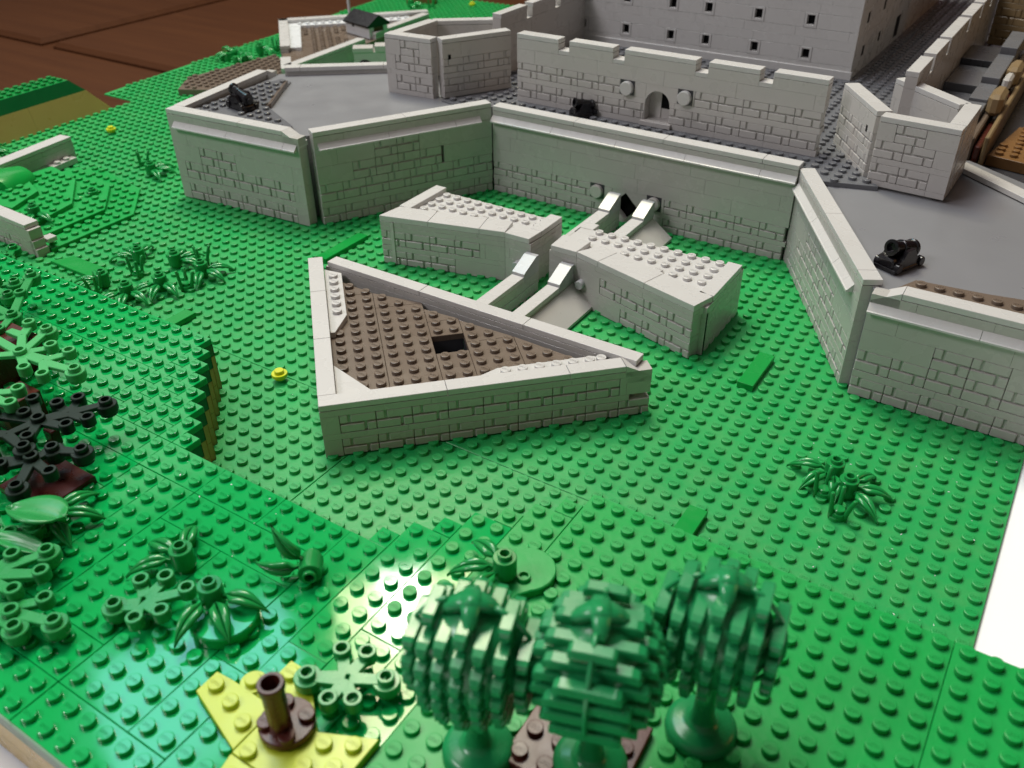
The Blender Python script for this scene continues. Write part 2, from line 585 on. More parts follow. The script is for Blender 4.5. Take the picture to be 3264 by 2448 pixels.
def disc(mb, fr, a, z, r=0.55, out=0.36, seg=24):
    c = fr([(a, 0.0, z)])[0]
    lathe(mb, [(r, 0.0), (r, out - .05), (r - .05, out)], seg, at=c, axis=-fr.b)
#INSERT
# ================================================================== SETTING
# ground: studded plates lying side by side
GPOLY = [(-64.5, -27.5), (31.5, -27.5), (31.5, 100.5), (-76.0, 100.5), (-73.0, 68.0), (-70.0, 36.5), (-64.5, 36.5)]
HX0, HX1, HY0 = -42, 50, -20     # hill cells (cell centres)
def hill_top_y(i):
    """highest hill cell row in column i"""
    if i <= -12: return 1
    if i <= -5: return 1 - (i + 12) - 1 if False else -11 - i
    if i <= 7: return -7
    if i <= 14: return i - 14
    return 1
def in_hill(x, y):
    return HX0 - .5 < x < HX1 + .5 and HY0 - .3 < y < hill_top_y(round(x)) + .5
FORT = [(-38, 20.0), (-23.0, 21.4), (-14.2, 36.2), (12.3, 36.2), (21.0, 21.0), (60, 20.0), (60, 101), (-22, 101), (-22, 48), (-40, 35)]
mb = MB()
for x0, x1 in ((-64.5, -32.5), (-32.5, -.5), (-.5, 31.5)):
    for y0, y1 in ((-27.5, 4.5), (4.5, 36.5)):
        if y1 < 5:
            prism(mb, [(x0 + .02, y0 + 7.6), (x1 - .02, y0 + 7.6), (x1 - .02, y1 - .02), (x0 + .02, y1 - .02)], -0.16, 0.0, c=.03)
        else:
            prism(mb, [(x0 + .02, y0 + .02), (x1 - .02, y0 + .02), (x1 - .02, y1 - .02), (x0 + .02, y1 - .02)], -0.16, 0.0, c=.03)
prism(mb, [(31.52 - 64, 36.52), (31.48, 36.52), (31.48, 100.5), (31.52 - 64, 100.5)], -0.16, 0.0, c=.03)
prism(mb, [(-70.0, 36.52), (-32.52, 36.52), (-32.52, 100.5), (-76.0, 100.5), (-73.0, 68.0)], -0.16, 0.0, c=.03)
pts = [(i, j, 0.0) for i in range(-76, 32) for j in range(-20, 101)
       if inpoly(i, j, GPOLY) and edgedist(i, j, GPOLY) > .3 and not in_hill(i, j) and not (inpoly(i, j, FORT) and edgedist(i, j, FORT) > .6)]
studs(mb, pts, near=58, mid=85)
ground = structure(mb.build('ground', 'base'))

# hill: raised plates in front, dark green bricks on tan bricks at its sides
ZH = 3.6
cells = [(i, j) for i in range(HX0, HX1 + 1) for j in range(HY0, hill_top_y(i) + 1)]
cs = set(cells)
mg = MB(); mm = MB(); mt_ = MB(); md = MB()
used = set()
def put_plate(i, j, wx, wy):
    tgt = mm if i >= 15 or (i >= 11 and j >= -9) else mg
    for a in range(i, i + wx):
        for b in range(j, j + wy): used.add((a, b))
    tmp = MB()
    box(tmp, i - .5 + .012, i + wx - .5 - .012, j - .5 + .012, j + wy - .5 - .012, ZH - .4, ZH, .022)
    V_ = tmp.V[0]; cx_, cy_ = i + wx / 2 - .5, j + wy / 2 - .5
    V_[:, 2] += (V_[:, 0] - cx_) * rnd.uniform(-.006, .006) + (V_[:, 1] - cy_) * rnd.uniform(-.006, .006)
    tgt.add(V_, _faces(tmp))
def fits(i, j, wx, wy):
    return all((a, b) in cs and (a, b) not in used for a in range(i, i + wx) for b in range(j, j + wy))
put_plate(15, -20, 16, 22)
put_plate(31, -20, 16, 22)
for i0 in (13, 11, 9):
    t = hill_top_y(i0)
    put_plate(i0, t - 7, 2, 8) if fits(i0, t - 7, 2, 8) else None
for a in (-5, -1, 3): put_plate(a, -8, 4, 2)
put_plate(7, -14, 2, 8)
for a in (-12, -18): put_plate(a, -8, 6, 2) if fits(a, -8, 6, 2) else None
sizes = [(6, 8), (8, 6), (8, 4), (4, 8), (6, 4), (8, 2), (4, 6), (2, 8), (6, 2), (4, 4), (4, 2), (2, 4), (3, 2), (2, 3), (2, 2), (1, 2), (2, 1), (1, 1)]
for j in range(1, HY0 - 1, -1):
    for i in range(HX1, HX0 - 1, -1):
        if (i, j) in cs and (i, j) not in used:
            o = sizes[rnd.randrange(0, 8):] if (i < -4 or j < -8) else sizes
            for wx, wy in o + [(1, 1)]:
                ii, jj = i - wx + 1, j - wy + 1
                if fits(ii, jj, wx, wy):
                    put_plate(ii, jj, wx, wy); break
HPL = []        # filled below: cells hidden by pieces standing on the hill
studs(mg, [(i, j, ZH) for i, j in cells if i < 15 and not (i >= 11 and j >= -9)], near=75, mid=110)
studs(mm, [(i, j, ZH) for i, j in cells if i >= 15 or (i >= 11 and j >= -9)], near=75, mid=110)
for (i, j) in cells:
    for (di, dj) in ((1, 0), (-1, 0), (0, 1), (0, -1)):
        if (i + di, j + dj) in cs: continue
        ex, ey = i + di * .47, j + dj * .47
        if di: e = ((ex, j - .5), (ex, j + .5))
        else: e = ((i - .5, ey), (i + .5, ey))
        if di > 0 or dj < 0: pass
        for tgt, za, zb in ((md, 2.415, 3.2), (mt_, 1.21, 2.39), (mt_, 0.0, 1.19)):
            (xa, ya), (xb, yb) = e
            tgt.add([(xa, ya, za), (xb, yb, za), (xb, yb, zb), (xa, ya, zb)], [(0, 1, 2, 3)])
box(md, HX0, 12.4, HY0 + .3, -7.2, 2.3, 3.15, 0)
hill = structure(mg.build('hill', 'hill'))
mm.build('hill_plate', 'hillmatte', hill)
md.build('hill_rim', 'dkgreen', hill)
mt_.build('hill_bank', 'tan', hill)

# white table under the model, brown wooden floor further off
mb = MB()
prism(mb, [(-62, -20.4), (-40, -90), (170, -90), (170, 110), (30, 110), (-60, 60)], -3.0, -0.20, c=.1)
structure(mb.build('table', 'white'))
mb = MB()
for poly in ([(-136.6, 71.8), (-60, 71.8), (-60, 220), (-136.6, 220)],
             [(-260, -40), (-84, -40), (-84, 69.0), (-260, 69.0)],
             [(-260, 71.8), (-140.2, 71.8), (-140.2, 220), (-260, 220)],
             [(-60, 71.2), (60, 71.2), (60, 220), (-60, 220)]):
    prism(mb, poly, -13, -10, c=.8)
structure(mb.build('floor', 'wood'))
mb = MB(); prism(mb, [(-300, -60), (80, -60), (80, 230), (-300, 230)], -16, -11.2); structure(mb.build('floor_base', 'wood'))
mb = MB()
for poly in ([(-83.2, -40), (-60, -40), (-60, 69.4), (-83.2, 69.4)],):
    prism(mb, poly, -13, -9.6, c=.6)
structure(mb.build('floor_strip', 'wood2'))  # lighter wood colour stands in for the reflected line along the edge
mb = MB()
prism(mb, [(-260, 219), (220, 219), (220, 225), (-260, 225)], -13, 140)
tagw = structure(mb.build('back_wall', 'dkred'))

# ================================================================== RAVELIN
def rows_std(L, spec, z0=0.0):
    out = []; z = z0
    for h, segs in spec:
        out.append((z, h, segs if segs else [(0, L, 'p')])); z += h
    return out

rv = thing('ravelin', 'low triangular grey outwork with a dark tan studded floor and a square hatch', 'fort outwork')
RB = (-1.28, -0.26)
q = math.sqrt(.5)
LF, LL = 18.9, 18.0
# front wall: runs along (1,1) from the corner; outer face towards (1,-1)
fr = Fr((RB[0], RB[1], 0.0), (1, 1))
fw = MB(); L = LF
wall(fw, fr, L, [(0.06, 1.14, [(1, 17, 'm'), (0, 1, 'p'), (17, L, 'm')]),
                 (1.2, .4, [(0, 17.6, 'p')]),
                 (1.6, 1.2, [(0, 1, 'p'), (1, 17, 'm'), (17, L - .02, 'p')]),
                 (2.8, .4, [(0, L, 'p')])])
o = fw.build('front_wall', 'grey2', rv)
fc = MB(); coping(fc, fr, L, 3.2, ln=7.0, slope1=True); fc.build('coping', 'cap', o)
# left wall: from the corner along (-1,1); outer face towards (-1,-1): flip so that inward is (1,1)
fl = Fr((RB[0], RB[1], 0.0), (-1, 1), flip=True)
fw = MB()
wall(fw, fl, LL, [(0.06, 1.14, [(1, 17, 'm'), (17, LL, 'p')]), (1.2, .4, [(1, LL, 'p')]), (1.6, 1.2, [(1, 17, 'm'), (17, LL, 'p')]), (2.8, .4, [(1, LL, 'p')])])
o = fw.build('side_wall', 'grey2', rv)
fc = MB(); coping(fc, fl, LL, 3.2, ln=6.0, start=1.0); fc.build('coping', 'cap', o)
# rear wall: along x, y 12.8 .. 13.7
fb = Fr((-12.7, 12.78, 0.0), (1, 0))
fw = MB()
wall(fw, fb, 23.9, [(0, 1.2, [(0, 23.9, 'p')]), (1.2, 1.2, [(0, 23.9, 'p')]), (2.4, .4, [(0, 23.9, 'p')]), (2.8, .4, [(0, 23.9, 'p')])], T=.95)
o = fw.build('rear_wall', 'grey2', rv)
fc = MB()
V = [(-.35, 0, 3.22), (23.9, 0, 3.22), (23.9, .95, 3.22), (.35, .95, 3.22)]
coping(fc, Fr((-12.7 + .2, 12.78, 0), (1, 0)), 23.7, 3.2, T=.95, ln=8.0)
fc.build('coping', 'cap', o)
# studded floor, grid turned by 45 degrees
def rl(a, b): return (RB[0] + (a - b) * q, RB[1] + (a + b) * q)    # a along front wall, b along left wall
ZR = 2.8
mb = MB()
H0a, H1a, H0b, H1b = 7.05, 9.05, 5.0, 7.0       # hatch
def fl_box(a0, a1, b0, b1, z0=2.4, z1=ZR):
    prism(mb, [rl(a0, b0), rl(a1, b0), rl(a1, b1), rl(a0, b1)], z0, z1, c=.02)
hyp = 17.6
fl_box(1.0, 4.0, 1.0, 13.4); fl_box(4.02, H0a, 1.0, 11.3)
fl_box(H0a + .02, H1a, 1.0, H0b); fl_box(H0a + .02, H1a, H1b, 8.8)
fl_box(H1a + .02, 12.0, 1.0, 5.9)
def tri(pts_): prism(mb, [rl(*p) for p in pts_], 2.4, ZR, c=.015)
tri([(1.0, 13.42), (4.0, 13.42), (1.0, 16.6)])
tri([(4.02, 11.32), (H0a, 11.32), (4.02, 13.4)])
tri([(H1a + .02, 5.92), (12.0, 5.92), (H1a + .02, 8.6)])
tri([(12.02, 1.0), (16.6, 1.0), (12.02, 5.9)])
tri([(H0a + .02, 8.82), (H1a, 8.82), (H0a + .02, 10.5)])
P = []
for a in range(0, 20):
    for b in range(0, 20):
        A, B = a + 1.55, b + 1.5
        if A + B > 17.6 or (H0a - .3 < A < H1a + .3 and H0b - .3 < B < H1b + .3): continue
        if (A < 2.0 and (B > 8.6)) or (B < 2 and A > 9.6): continue
        P.append((*rl(A, B), ZR))
studs(mb, P, near=75, mid=120)
mb.build('studded_floor', 'dktan', rv)
mb = MB()
prism(mb, [rl(H0a - .1, H0b - .1), rl(H1a + .1, H0b - .1), rl(H1a + .1, H1b + .1), rl(H0a - .1, H1b + .1)], 1.1, 1.3)
mb.build('hatch_floor', 'dkstone', rv)
mb = MB()
for (aa, bb, cc, dd) in ((H0a - .14, H0a - .02, H0b, H1b), (H1a + .02, H1a + .14, H0b, H1b), (H0a, H1a, H0b - .14, H0b - .02), (H0a, H1a, H1b + .02, H1b + .14)):
    prism(mb, [rl(aa, cc), rl(bb, cc), rl(bb, dd), rl(aa, dd)], 1.2, 2.39)
mb.build('hatch_sides', 'dkstone', rv)
# white wedge plates along both walls
mb = MB()
wz = ZR + .4
mb = None
for polys, PS in (([[(1.02, 8.2), (1.3, 8.2), (2.15, 10.2), (2.15, 16.0), (1.02, 16.8)]], [rl(1.58, b) for b in (10.6, 11.6, 12.6, 13.6, 14.6, 15.5)]),
                  ([[(1.02, 1.02), (5.2, 1.02), (3.1, 1.3), (1.02, 4.5)]], []),
                  ([[(8.0, 1.02), (17.0, 1.02), (16.0, 2.1), (10.2, 2.1)]], [rl(a, 1.58) for a in (10.6, 11.6, 12.6, 13.6, 14.6, 15.6, 16.3)])):
    mb = MB()
    for poly in polys: prism(mb, [rl(*p) for p in poly], ZR + .01, wz, c=.02)
    studs(mb, [(*p, wz) for p in PS], near=75, mid=120)
    mb.build('wedge_plate', 'cap', rv)

# ================================================================== COUNTERGUARD BLOCKS
def counter_block(name, label, pl, pm, pe, ytop, xl, xr, mirror):
    """long block: angled masonry front from pl to pm, short square end; studded roof"""
    t = thing(name, label, 'fort block')
    z1 = 4.0
    d = np.array(pm) - np.array(pl); L = float(np.linalg.norm(d))
    fr = Fr((pl[0], pl[1], 0), tuple(d))
    mb = MB()
    n = int((L - .4) / 2) * 2
    off = 0.0 if not mirror else L - n
    r1 = [(off, off + n - (2 if not mirror else 0), 'm'), (off + n - 2, L, 'p')] if not mirror else [(0, off + 2, 'p'), (off + 2, off + n, 'm')]
    r2 = [(off, off + n, 'm'), (n, L, 'p')] if not mirror else [(0, off, 'p'), (off, off + n, 'm')]
    r1 = [s_ for s_ in r1 if s_[1] - s_[0] > .05]; r2 = [s_ for s_ in r2 if s_[1] - s_[0] > .05]
    wall(mb, fr, L, [(.04, 1.16, r1), (1.2, .4, [(0, L, 'p')]), (1.6, 1.2, r2), (2.8, .4, [(0, L, 'p')]), (3.2, .36, [(0, L, 'p')])])
    # straight short front beside the passage, and the two ends
    if not mirror:
        f2 = Fr((pm[0], pm[1], 0), (pe[0] - pm[0], pe[1] - pm[1])); L2 = math.dist(pm, pe)
        f3 = Fr((xr, pe[1], 0), (0, 1)); L3 = ytop - pe[1]
        f4 = Fr((xl, ytop, 0), (0, -1)); L4 = ytop - pl[1] - .2
    else:
        f2 = Fr((pe[0], pe[1], 0), (pl[0] - pe[0], pl[1] - pe[1])); L2 = math.dist(pl, pe)
        f4 = Fr((xl, ytop, 0), (0, -1)); L4 = ytop - pe[1]
        f3 = Fr((xr, pm[1] + .9, 0), (0, 1)); L3 = ytop - pm[1] - .9
    for f, LL_ in ((f2, L2), (f3, L3), (f4, L4)):
        wall(mb, f, LL_, [(.04, 1.16, [(0, LL_, 'p')]), (1.2, .8, [(0, LL_, 'p')]), (2.0, .8, [(0, LL_, 'p')]), (2.8, .4, [(0, LL_, 'p')]), (3.2, .36, [(0, LL_, 'p')])])
    wall(mb, Fr((xr, ytop, 0), (-1, 0)), xr - xl, [(.04, 1.96, [(0, xr - xl, 'p')]), (2.0, 1.56, [(0, xr - xl, 'p')])])
    mb.build('block_wall', 'grey2', t)
    # roof plates with studs
    mb = MB()
    corners = [pl, pm, pe, (xr, ytop), (xl, ytop)] if not mirror else [pe, pl, pm, (xr, pm[1] + 1), (xr, ytop), (xl, ytop)]
    cx = sum(c[0] for c in corners) / len(corners); cy = sum(c[1] for c in corners) / len(corners)
    inner = [(c[0] + .12 * np.sign(cx - c[0]), c[1] + .12 * np.sign(cy - c[1])) for c in corners]
    prism(mb, inner, 3.1, 3.6, c=.02)
    t.id_data
    return t, mb, fr, L
t, mb, fr, L = counter_block('counterguard', 'long grey masonry block left of the passage, with a studded top', (-13.78, 20.0), (-4.15, 22.5), (-2.1, 22.5), 27.0, -13.65, -1.95, False)
P = [(-12.1 + i * .995, y, 3.6) for i in range(10) for y in (26.3, 25.3, 24.3, 23.3) if (y > 22.5 + (i - 1) * .13) and not (i == 9 and y < 25)]
P = [p for p in P if p[1] - (20.0 + (p[0] + 13.78) * .26) > 2.35]
studs(mb, P, near=75, mid=120); mb.build('studded_roof', 'cap', t)
mb = MB()
def quadcap(mb, poly, z0=3.58, z1=4.0): prism(mb, poly, z0, z1, c=.02)
def along(fr, a, b): v = fr([(a, b, 0)])[0]; return (v[0], v[1])
def slopecap(mb, fr, a0, a1, b1=2.15, zi=3.62, z0=3.55, zo=3.98):
    V = [(a0 + G_, 0, z0), (a1 - G_, 0, z0), (a1 - G_, b1, z0), (a0 + G_, b1, z0), (a0 + G_, 0, zo), (a1 - G_, 0, zo), (a1 - G_, b1, zi), (a0 + G_, b1, zi)]
    mb.add(fr(V), [(3, 2, 1, 0), (4, 5, 6, 7), (0, 1, 5, 4), (1, 2, 6, 5), (2, 3, 7, 6), (3, 0, 4, 7)])
quadcap(mb, [along(fr, 0, 0), along(fr, 3.9, 0), along(fr, 3.9, 1.9), (-13.5, 22.1)])
quadcap(mb, [along(fr, 3.93, 0), along(fr, 7.95, 0), along(fr, 7.95, 1.9), along(fr, 3.93, 1.9)])
quadcap(mb, [along(fr, 7.98, 0), along(fr, L, 0), along(fr, L, 1.9), along(fr, 7.98, 1.9)])
quadcap(mb, [(-4.12, 22.5), (-2.1, 22.5), (-1.97, 24.4), (-4.3, 24.4)], 3.58, 3.97)
box(mb, -13.63, -12.62, 22.25, 26.98, 3.58, 4.0)
box(mb, -2.95, -1.95, 24.05, 26.98, 3.58, 4.0)
mb.build('coping', 'cap', t)

t, mb, fr, L = counter_block('counterguard', 'long grey masonry block right of the passage, with a dark joint in its blank end', (1.8, 22.5), (11.7, 19.75), (-.28, 22.5), 27.0, -.4, 12.25, True)
P = [(1.4 + i * 1.03, y, 3.6) for i in range(10) for y in (26.6, 25.55, 24.5, 23.45, 22.4)]
P = [p for p in P if p[1] - (22.5 - (p[0] - 1.8) * .278) > 2.5]
studs(mb, P, near=75, mid=120); mb.build('studded_roof', 'cap', t)
mb = MB()
md2 = MB(); box(md2, 12.2, 12.262, 20.72, 20.95, .05, 3.1, 0); md2.build('joint_gap', 'hole', t)
quadcap(mb, [along(fr, 0.02, 0), along(fr, 2.0, 0), along(fr, 2.0, 1.95), along(fr, .5, 1.95)])
quadcap(mb, [along(fr, 2.03, 0), along(fr, 6.15, 0), along(fr, 6.15, 2.0), along(fr, 2.03, 2.0)])
quadcap(mb, [along(fr, 6.18, 0), along(fr, L, 0), (12.2, 21.5), along(fr, 6.18, 2.0)])
quadcap(mb, [(-.28, 22.5), (1.77, 22.5), (1.84, 24.45), (-.38, 24.45)], 3.58, 3.97)
box(mb, 11.25, 12.25, 21.6, 26.6, 3.58, 4.0)
mb.build('coping', 'cap', t)

# ================================================================== PASSAGE WALLS
def passage_wall(label, x0, x1, y0, y1, slope_end, outer):
    """a low narrow wall with a tile top, a glossy slope where it meets the masonry, a sloped outer foot"""
    t = thing('passage_wall', label, 'passage wall', (0, 0, 0), 0, 'low walls along the covered passage')
    mb = MB()
    box(mb, x0 + .02, x1 - .02, y0, y1, 0.02, .98, .015); box(mb, x0 + .02, x1 - .02, y0, y1, 1.0, 1.72, .015)
    mb.build('wall_base', 'grey2', t)
    ys0, ys1 = (y1 - 2.0, y1) if slope_end > 0 else (y0, y0 + 2)
    mb = MB()
    box(mb, x0, x1, y0, ys0, 1.74, 2.1, .02)
    mb.build('coping', 'cap', t)
    mb = MB()
    V = [(x0, ys0, 1.74), (x1, ys0, 1.74), (x1, ys1, 1.74), (x0, ys1, 1.74), (x0, ys0, 2.38), (x1, ys0, 2.38), (x1, ys1, 3.05), (x0, ys1, 3.05)]
    V = [(x0, ys0, 1.74), (x1, ys0, 1.74), (x1, ys1, 1.74), (x0, ys1, 1.74), (x0, ys0 + .02, 2.3), (x1, ys0 + .02, 2.3), (x1, ys1 - .35, 3.0), (x0, ys1 - .35, 3.0), (x1, ys1, 3.0), (x0, ys1, 3.0)]
    mb.add(V, [(3, 2, 1, 0), (4, 5, 6, 7), (7, 6, 8, 9), (0, 1, 5, 4), (2, 3, 9, 8), (1, 2, 8, 6, 5), (3, 0, 4, 7, 9)])
    mb.build('slope', 'shiny', t)
    if outer:
        mb = MB()
        y1b = y1 - .1
        V = [(x1, y0, .1), (x1 + 1.75, y0, .1), (x1, y0, 1.6), (x1, y1b, .1), (x1 + 1.75, y1b, .1), (x1, y1b, 1.6), (x1 + 1.75, y0, .32), (x1 + 1.75, y1b, .32)]
        mb.add(V, [(0, 1, 6, 2), (3, 5, 7, 4), (6, 7, 5, 2), (1, 4, 7, 6), (0, 3, 4, 1)])
        mb.build('foot_slope', 'grey', t)
    return t
passage_wall('narrow grey wall between the triangular outwork and the left counterguard block', -2.2, -1.2, 13.75, 22.4, 1, False)
passage_wall('narrow grey wall with a sloped foot between the triangular outwork and the right counterguard block', .72, 1.68, 13.75, 22.4, 1, True)
passage_wall('narrow grey wall left of the dark gate under the long curtain wall', -2.2, -1.2, 27.05, 35.3, 1, False)
passage_wall('narrow grey wall with a sloped foot right of the dark gate under the long curtain wall', .8, 1.82, 27.05, 35.3, 1, True)
mb = MB()
box(mb, -1.25, -.15, 27.05, 29.6, 2.1, 2.75, .02)
tag(mb.build('grey_tile', 'cap'), 'short light grey tile set across the passage behind the right counterguard block', 'tile')
for lx, lab in ((-2.95, 'small round grey stud sticking out of the left counterguard front beside the glossy slope'), (2.35, 'small round grey peg on the right counterguard front above the sloped foot')):
    mb = MB()
    lathe(mb, [(.33, 0), (.33, .42), (.29, .47)], 20, at=(lx, 22.5 if lx < 0 else 22.36, 1.75), axis=(0, -1, 0.0))
    tag(mb.build('round_peg', 'shiny'), lab, 'peg')
# ================================================================== CURTAIN WALL
cw = thing('curtain_wall', 'long straight grey wall with a dark square gate and two round discs, cannon walkway on top', 'fort wall')
CX0, CX1, CY = -14.45, 12.3, 36.45
fr = Fr((CX0, CY, 0), (1, 0)); L = CX1 - CX0
g0, g1 = -2.6 - CX0, .2 - CX0          # opening
mb = MB()
ml = 5 * 2; mend = L - 6 * 2 + .3
rowsA = lambda z, h: (z, h, [(0, g0 - 1.0, 'm'), (g0 - 1.0, g0, 'p'), (g1, g1 + 1.9, 'p'), (g1 + 1.9, L, 'm')])
wall(mb, fr, L, [rowsA(.0, 1.2), (1.2, .4, [(0, g0, 'p'), (g1, L, 'p')]), rowsA(1.6, 1.2),
                 (2.8, 1.2, [(0, L, 'p')]), (4.0, 1.2, [(0, L, 'p')]), (5.2, 1.2, [(0, L, 'p')]), (6.4, .9, [(0, L, 'p')])], T=1.0)
# reveal of the gate: a square standing on its corner, cut into plain bricks
gc, gz, gr_ = -1.35 - CX0, 1.45, 1.18
for (a0, z0, a1, z1) in ((g0, 0, gc, 0), (gc, 0, g1, 0)):
    pass
def gate_plate(pts_): 
    V = [(a, .03, z) for a, z in pts_] + [(a, .6, z) for a, z in pts_]
    n = len(pts_)
    F = [tuple(reversed(range(n))), tuple(range(n, 2 * n))] + [(i, (i + 1) % n, n + (i + 1) % n, n + i) for i in range(n)]
    mb.add(fr(V), F)
gate_plate([(g0, 0), (gc, gz - gr_), (gc - gr_, gz), (g0, gz)])
gate_plate([(g0, gz), (gc - gr_, gz), (gc, gz + gr_), (gc, 2.8), (g0, 2.8)])
gate_plate([(g1, gz), (g1, 2.8), (gc, 2.8), (gc, gz + gr_), (gc + gr_, gz)])
gate_plate([(g0, 0), (g1, 0), (g1, gz), (gc + gr_, gz), (gc, gz - gr_)][0:0] or [(g1, 0), (g1, gz), (gc + gr_, gz), (gc, gz - gr_), (g0 + .01, 0)])
o = mb.build('wall_face', 'grey2', cw)
mb = MB(); coping(mb, fr, L, 7.3, T=1.15, ln=8.0); mb.build('coping', 'cap', o)
mb = MB(); cornice(mb, fr, 0.0, L, 6.35, .42, .42); mb.build('cornice', 'cap', o)
mb = MB()
V = fr([(gc - 2, .95, -.1), (gc + 2, .95, -.1), (gc + 2, .95, 2.9), (gc - 2, .95, 2.9)])
mb.add(V, [(0, 1, 2, 3)])
mb.build('gate_opening', 'hole', cw)
for a in (-3.98, 1.22):
    mb = MB(); disc(mb, fr, a - CX0, 2.28, .56); mb.build('disc', 'grey', cw)
    mb = MB(); box(mb, a - CX0 - .66, a - CX0 + .66, -.02, .2, 1.66, 2.9, 0, fr); mb.build('disc_plate', 'dkstone', cw)

# ================================================================== UPPER PLATFORM behind the curtain
ZP = 7.25
KX0, KX1, KY = -23.7, 9.08, 61.2
PF = [(-14.4, 37.62), (12.2, 37.62), (17.6, 38.6), (17.6, 110), (-20.2, 110), (-20.2, 44.6), (-17.2, 43.2)]
mb = MB()
prism(mb, PF, 0.1, ZP, c=.03)
def pskip(x, y):
    return (KX0 - .4 < x < KX1 + .4 and y > KY - .4) or (-14.6 < x < 12.7 and 39.6 < y < 41.4)
studs(mb, gridstuds(PF, ZP, margin=.25, skip=pskip), near=10, mid=75)
tag(mb.build('platform', 'dkgrey'), 'raised dark grey studded yard around the tall square keep', 'fort platform')
mb = MB()
tri_ = [(12.4, 37.7), (16.9, 37.4), (14.8, 42.6), (12.6, 41.3)]
# triangular studded plates at the two gorge corners
for poly, lab in (([(12.35, 37.75), (14.3, 35.55), (17.9, 36.6), (16.6, 38.7), (13.0, 43.6), (12.4, 42.0)], 'dark grey studded corner plate at the foot of the right tower, beside the curtain wall'),
                  ([(-14.4, 37.75), (-16.6, 35.8), (-19.9, 36.5), (-18.4, 38.6), (-15.0, 43.6), (-14.5, 42.0)], 'dark grey studded corner plate at the foot of the left tower, beside the curtain wall')):
    mb = MB(); prism(mb, poly, ZP - .4, ZP + .04, c=.02); studs(mb, gridstuds(poly, ZP + .04, margin=.22), near=10, mid=80)
    tag(mb.build('corner_plate', 'dkgrey'), lab, 'plate')

# ================================================================== BASTIONS
def bastion(label, ztop, walls, deck, zdeck):
    t = thing('bastion', label, 'fort bastion')
    mb = MB(); prism(mb, deck, 0.2, zdeck, c=.02); mb.build('deck', 'deck', t)
    for nm, p0, p1, segs, corn, sl0, sl1, flip in walls:
        fr = Fr((p0[0], p0[1], 0), (p1[0] - p0[0], p1[1] - p0[1]), flip); L = math.dist(p0, p1)
        mb = MB()
        rows = []
        z = 0.06
        hs = [1.14, .4, 1.2, 1.2, 1.2, .8]
        k = (ztop - .4 - .06) / sum(hs)
        for n, h in enumerate(hs):
            hh = h * k
            s_ = []
            a = 0.0
            for (a0, a1) in segs.get(n, []):
                a0 = max(0, a0); a1 = min(L, a1)
                if a0 > a + .05: s_.append((a, a0, 'p'))
                s_.append((a0, a1, 'm')); a = a1
            if a < L - .05: s_.append((a, L, 'p'))
            rows.append((z, hh, s_)); z += hh
        wall(mb, fr, L, rows)
        o = mb.build(nm, 'grey2', t)
        mb = MB(); coping(mb, fr, L, ztop - .4, T=1.12, ln=8.0, slope0=sl0, slope1=sl1); mb.build('coping', 'cap', o)
        if corn:
            mb = MB(); cornice(mb, fr, corn[0] * L, corn[1] * L, ztop - 1.5, .42, .42); mb.build('cornice', 'cap', o)
    return t
A1, A2 = (-37.35, 20.7), (-23.2, 21.85)
F1, F2 = (-22.4, 22.7), (-14.5, 36.4)
LB1, LB2 = (-37.55, 21.8), (-39.6, 34.9)
deckL = [(-37, 21.5), (-24.0, 23.6), (-15.2, 36.6), (-17, 43), (-25, 47), (-38.6, 35.2)]
bl = bastion('left grey bastion with dark studs in its corner and a cannon on its deck', 7.95,
             [('front_wall', A1, A2, {0: [(1, 13)], 2: [(1, 13)], 3: [(3, 7)]}, (.05, .985), False, True, False),
              ('flank_wall', F1, F2, {0: [(0, 16.4)], 2: [(0, 16.4)], 3: [(3, 11.2)], 4: [(5, 9)]}, (.02, .93), False, False, False),
              ('left_face_wall', LB1, LB2, {}, None, False, True, True),
              ('rear_wall', (-24.3, 46.5), (-38.2, 35.9), {}, None, False, False, False)], deckL, 7.15)
# studded wedge area of the left deck
mb = MB()
poly = [(-36.6, 22.2), (-24.2, 23.0), (-26.6, 24.6), (-31.6, 27.0), (-35.4, 33.6), (-36.9, 33.9), (-37.5, 30.0)]
prism(mb, poly, 7.1, 7.3, c=.02)
studs(mb, [p for p in gridstuds(poly, 7.3, ang=0.08, org=(-30.2, 24.5), margin=.3) if not (-34.6 < p[0] < -32.2 and p[1] < 26.4)], near=10, mid=80)
mb.build('studded_corner', 'dkgrey', bl)
mb = MB()
fr = Fr((-31.5, 27.2, 0), (-4.0, 6.3))
V = [(0, 0, 7.2), (6.9, 0, 7.2), (6.9, .7, 7.2), (0, .7, 7.2), (0, 0, 7.62), (6.9, 0, 7.62)]
mb.add(fr(V), [(0, 1, 5, 4), (4, 5, 2, 3), (0, 4, 3), (1, 2, 5)])
mb.build('deck_slope', 'dktan', bl)

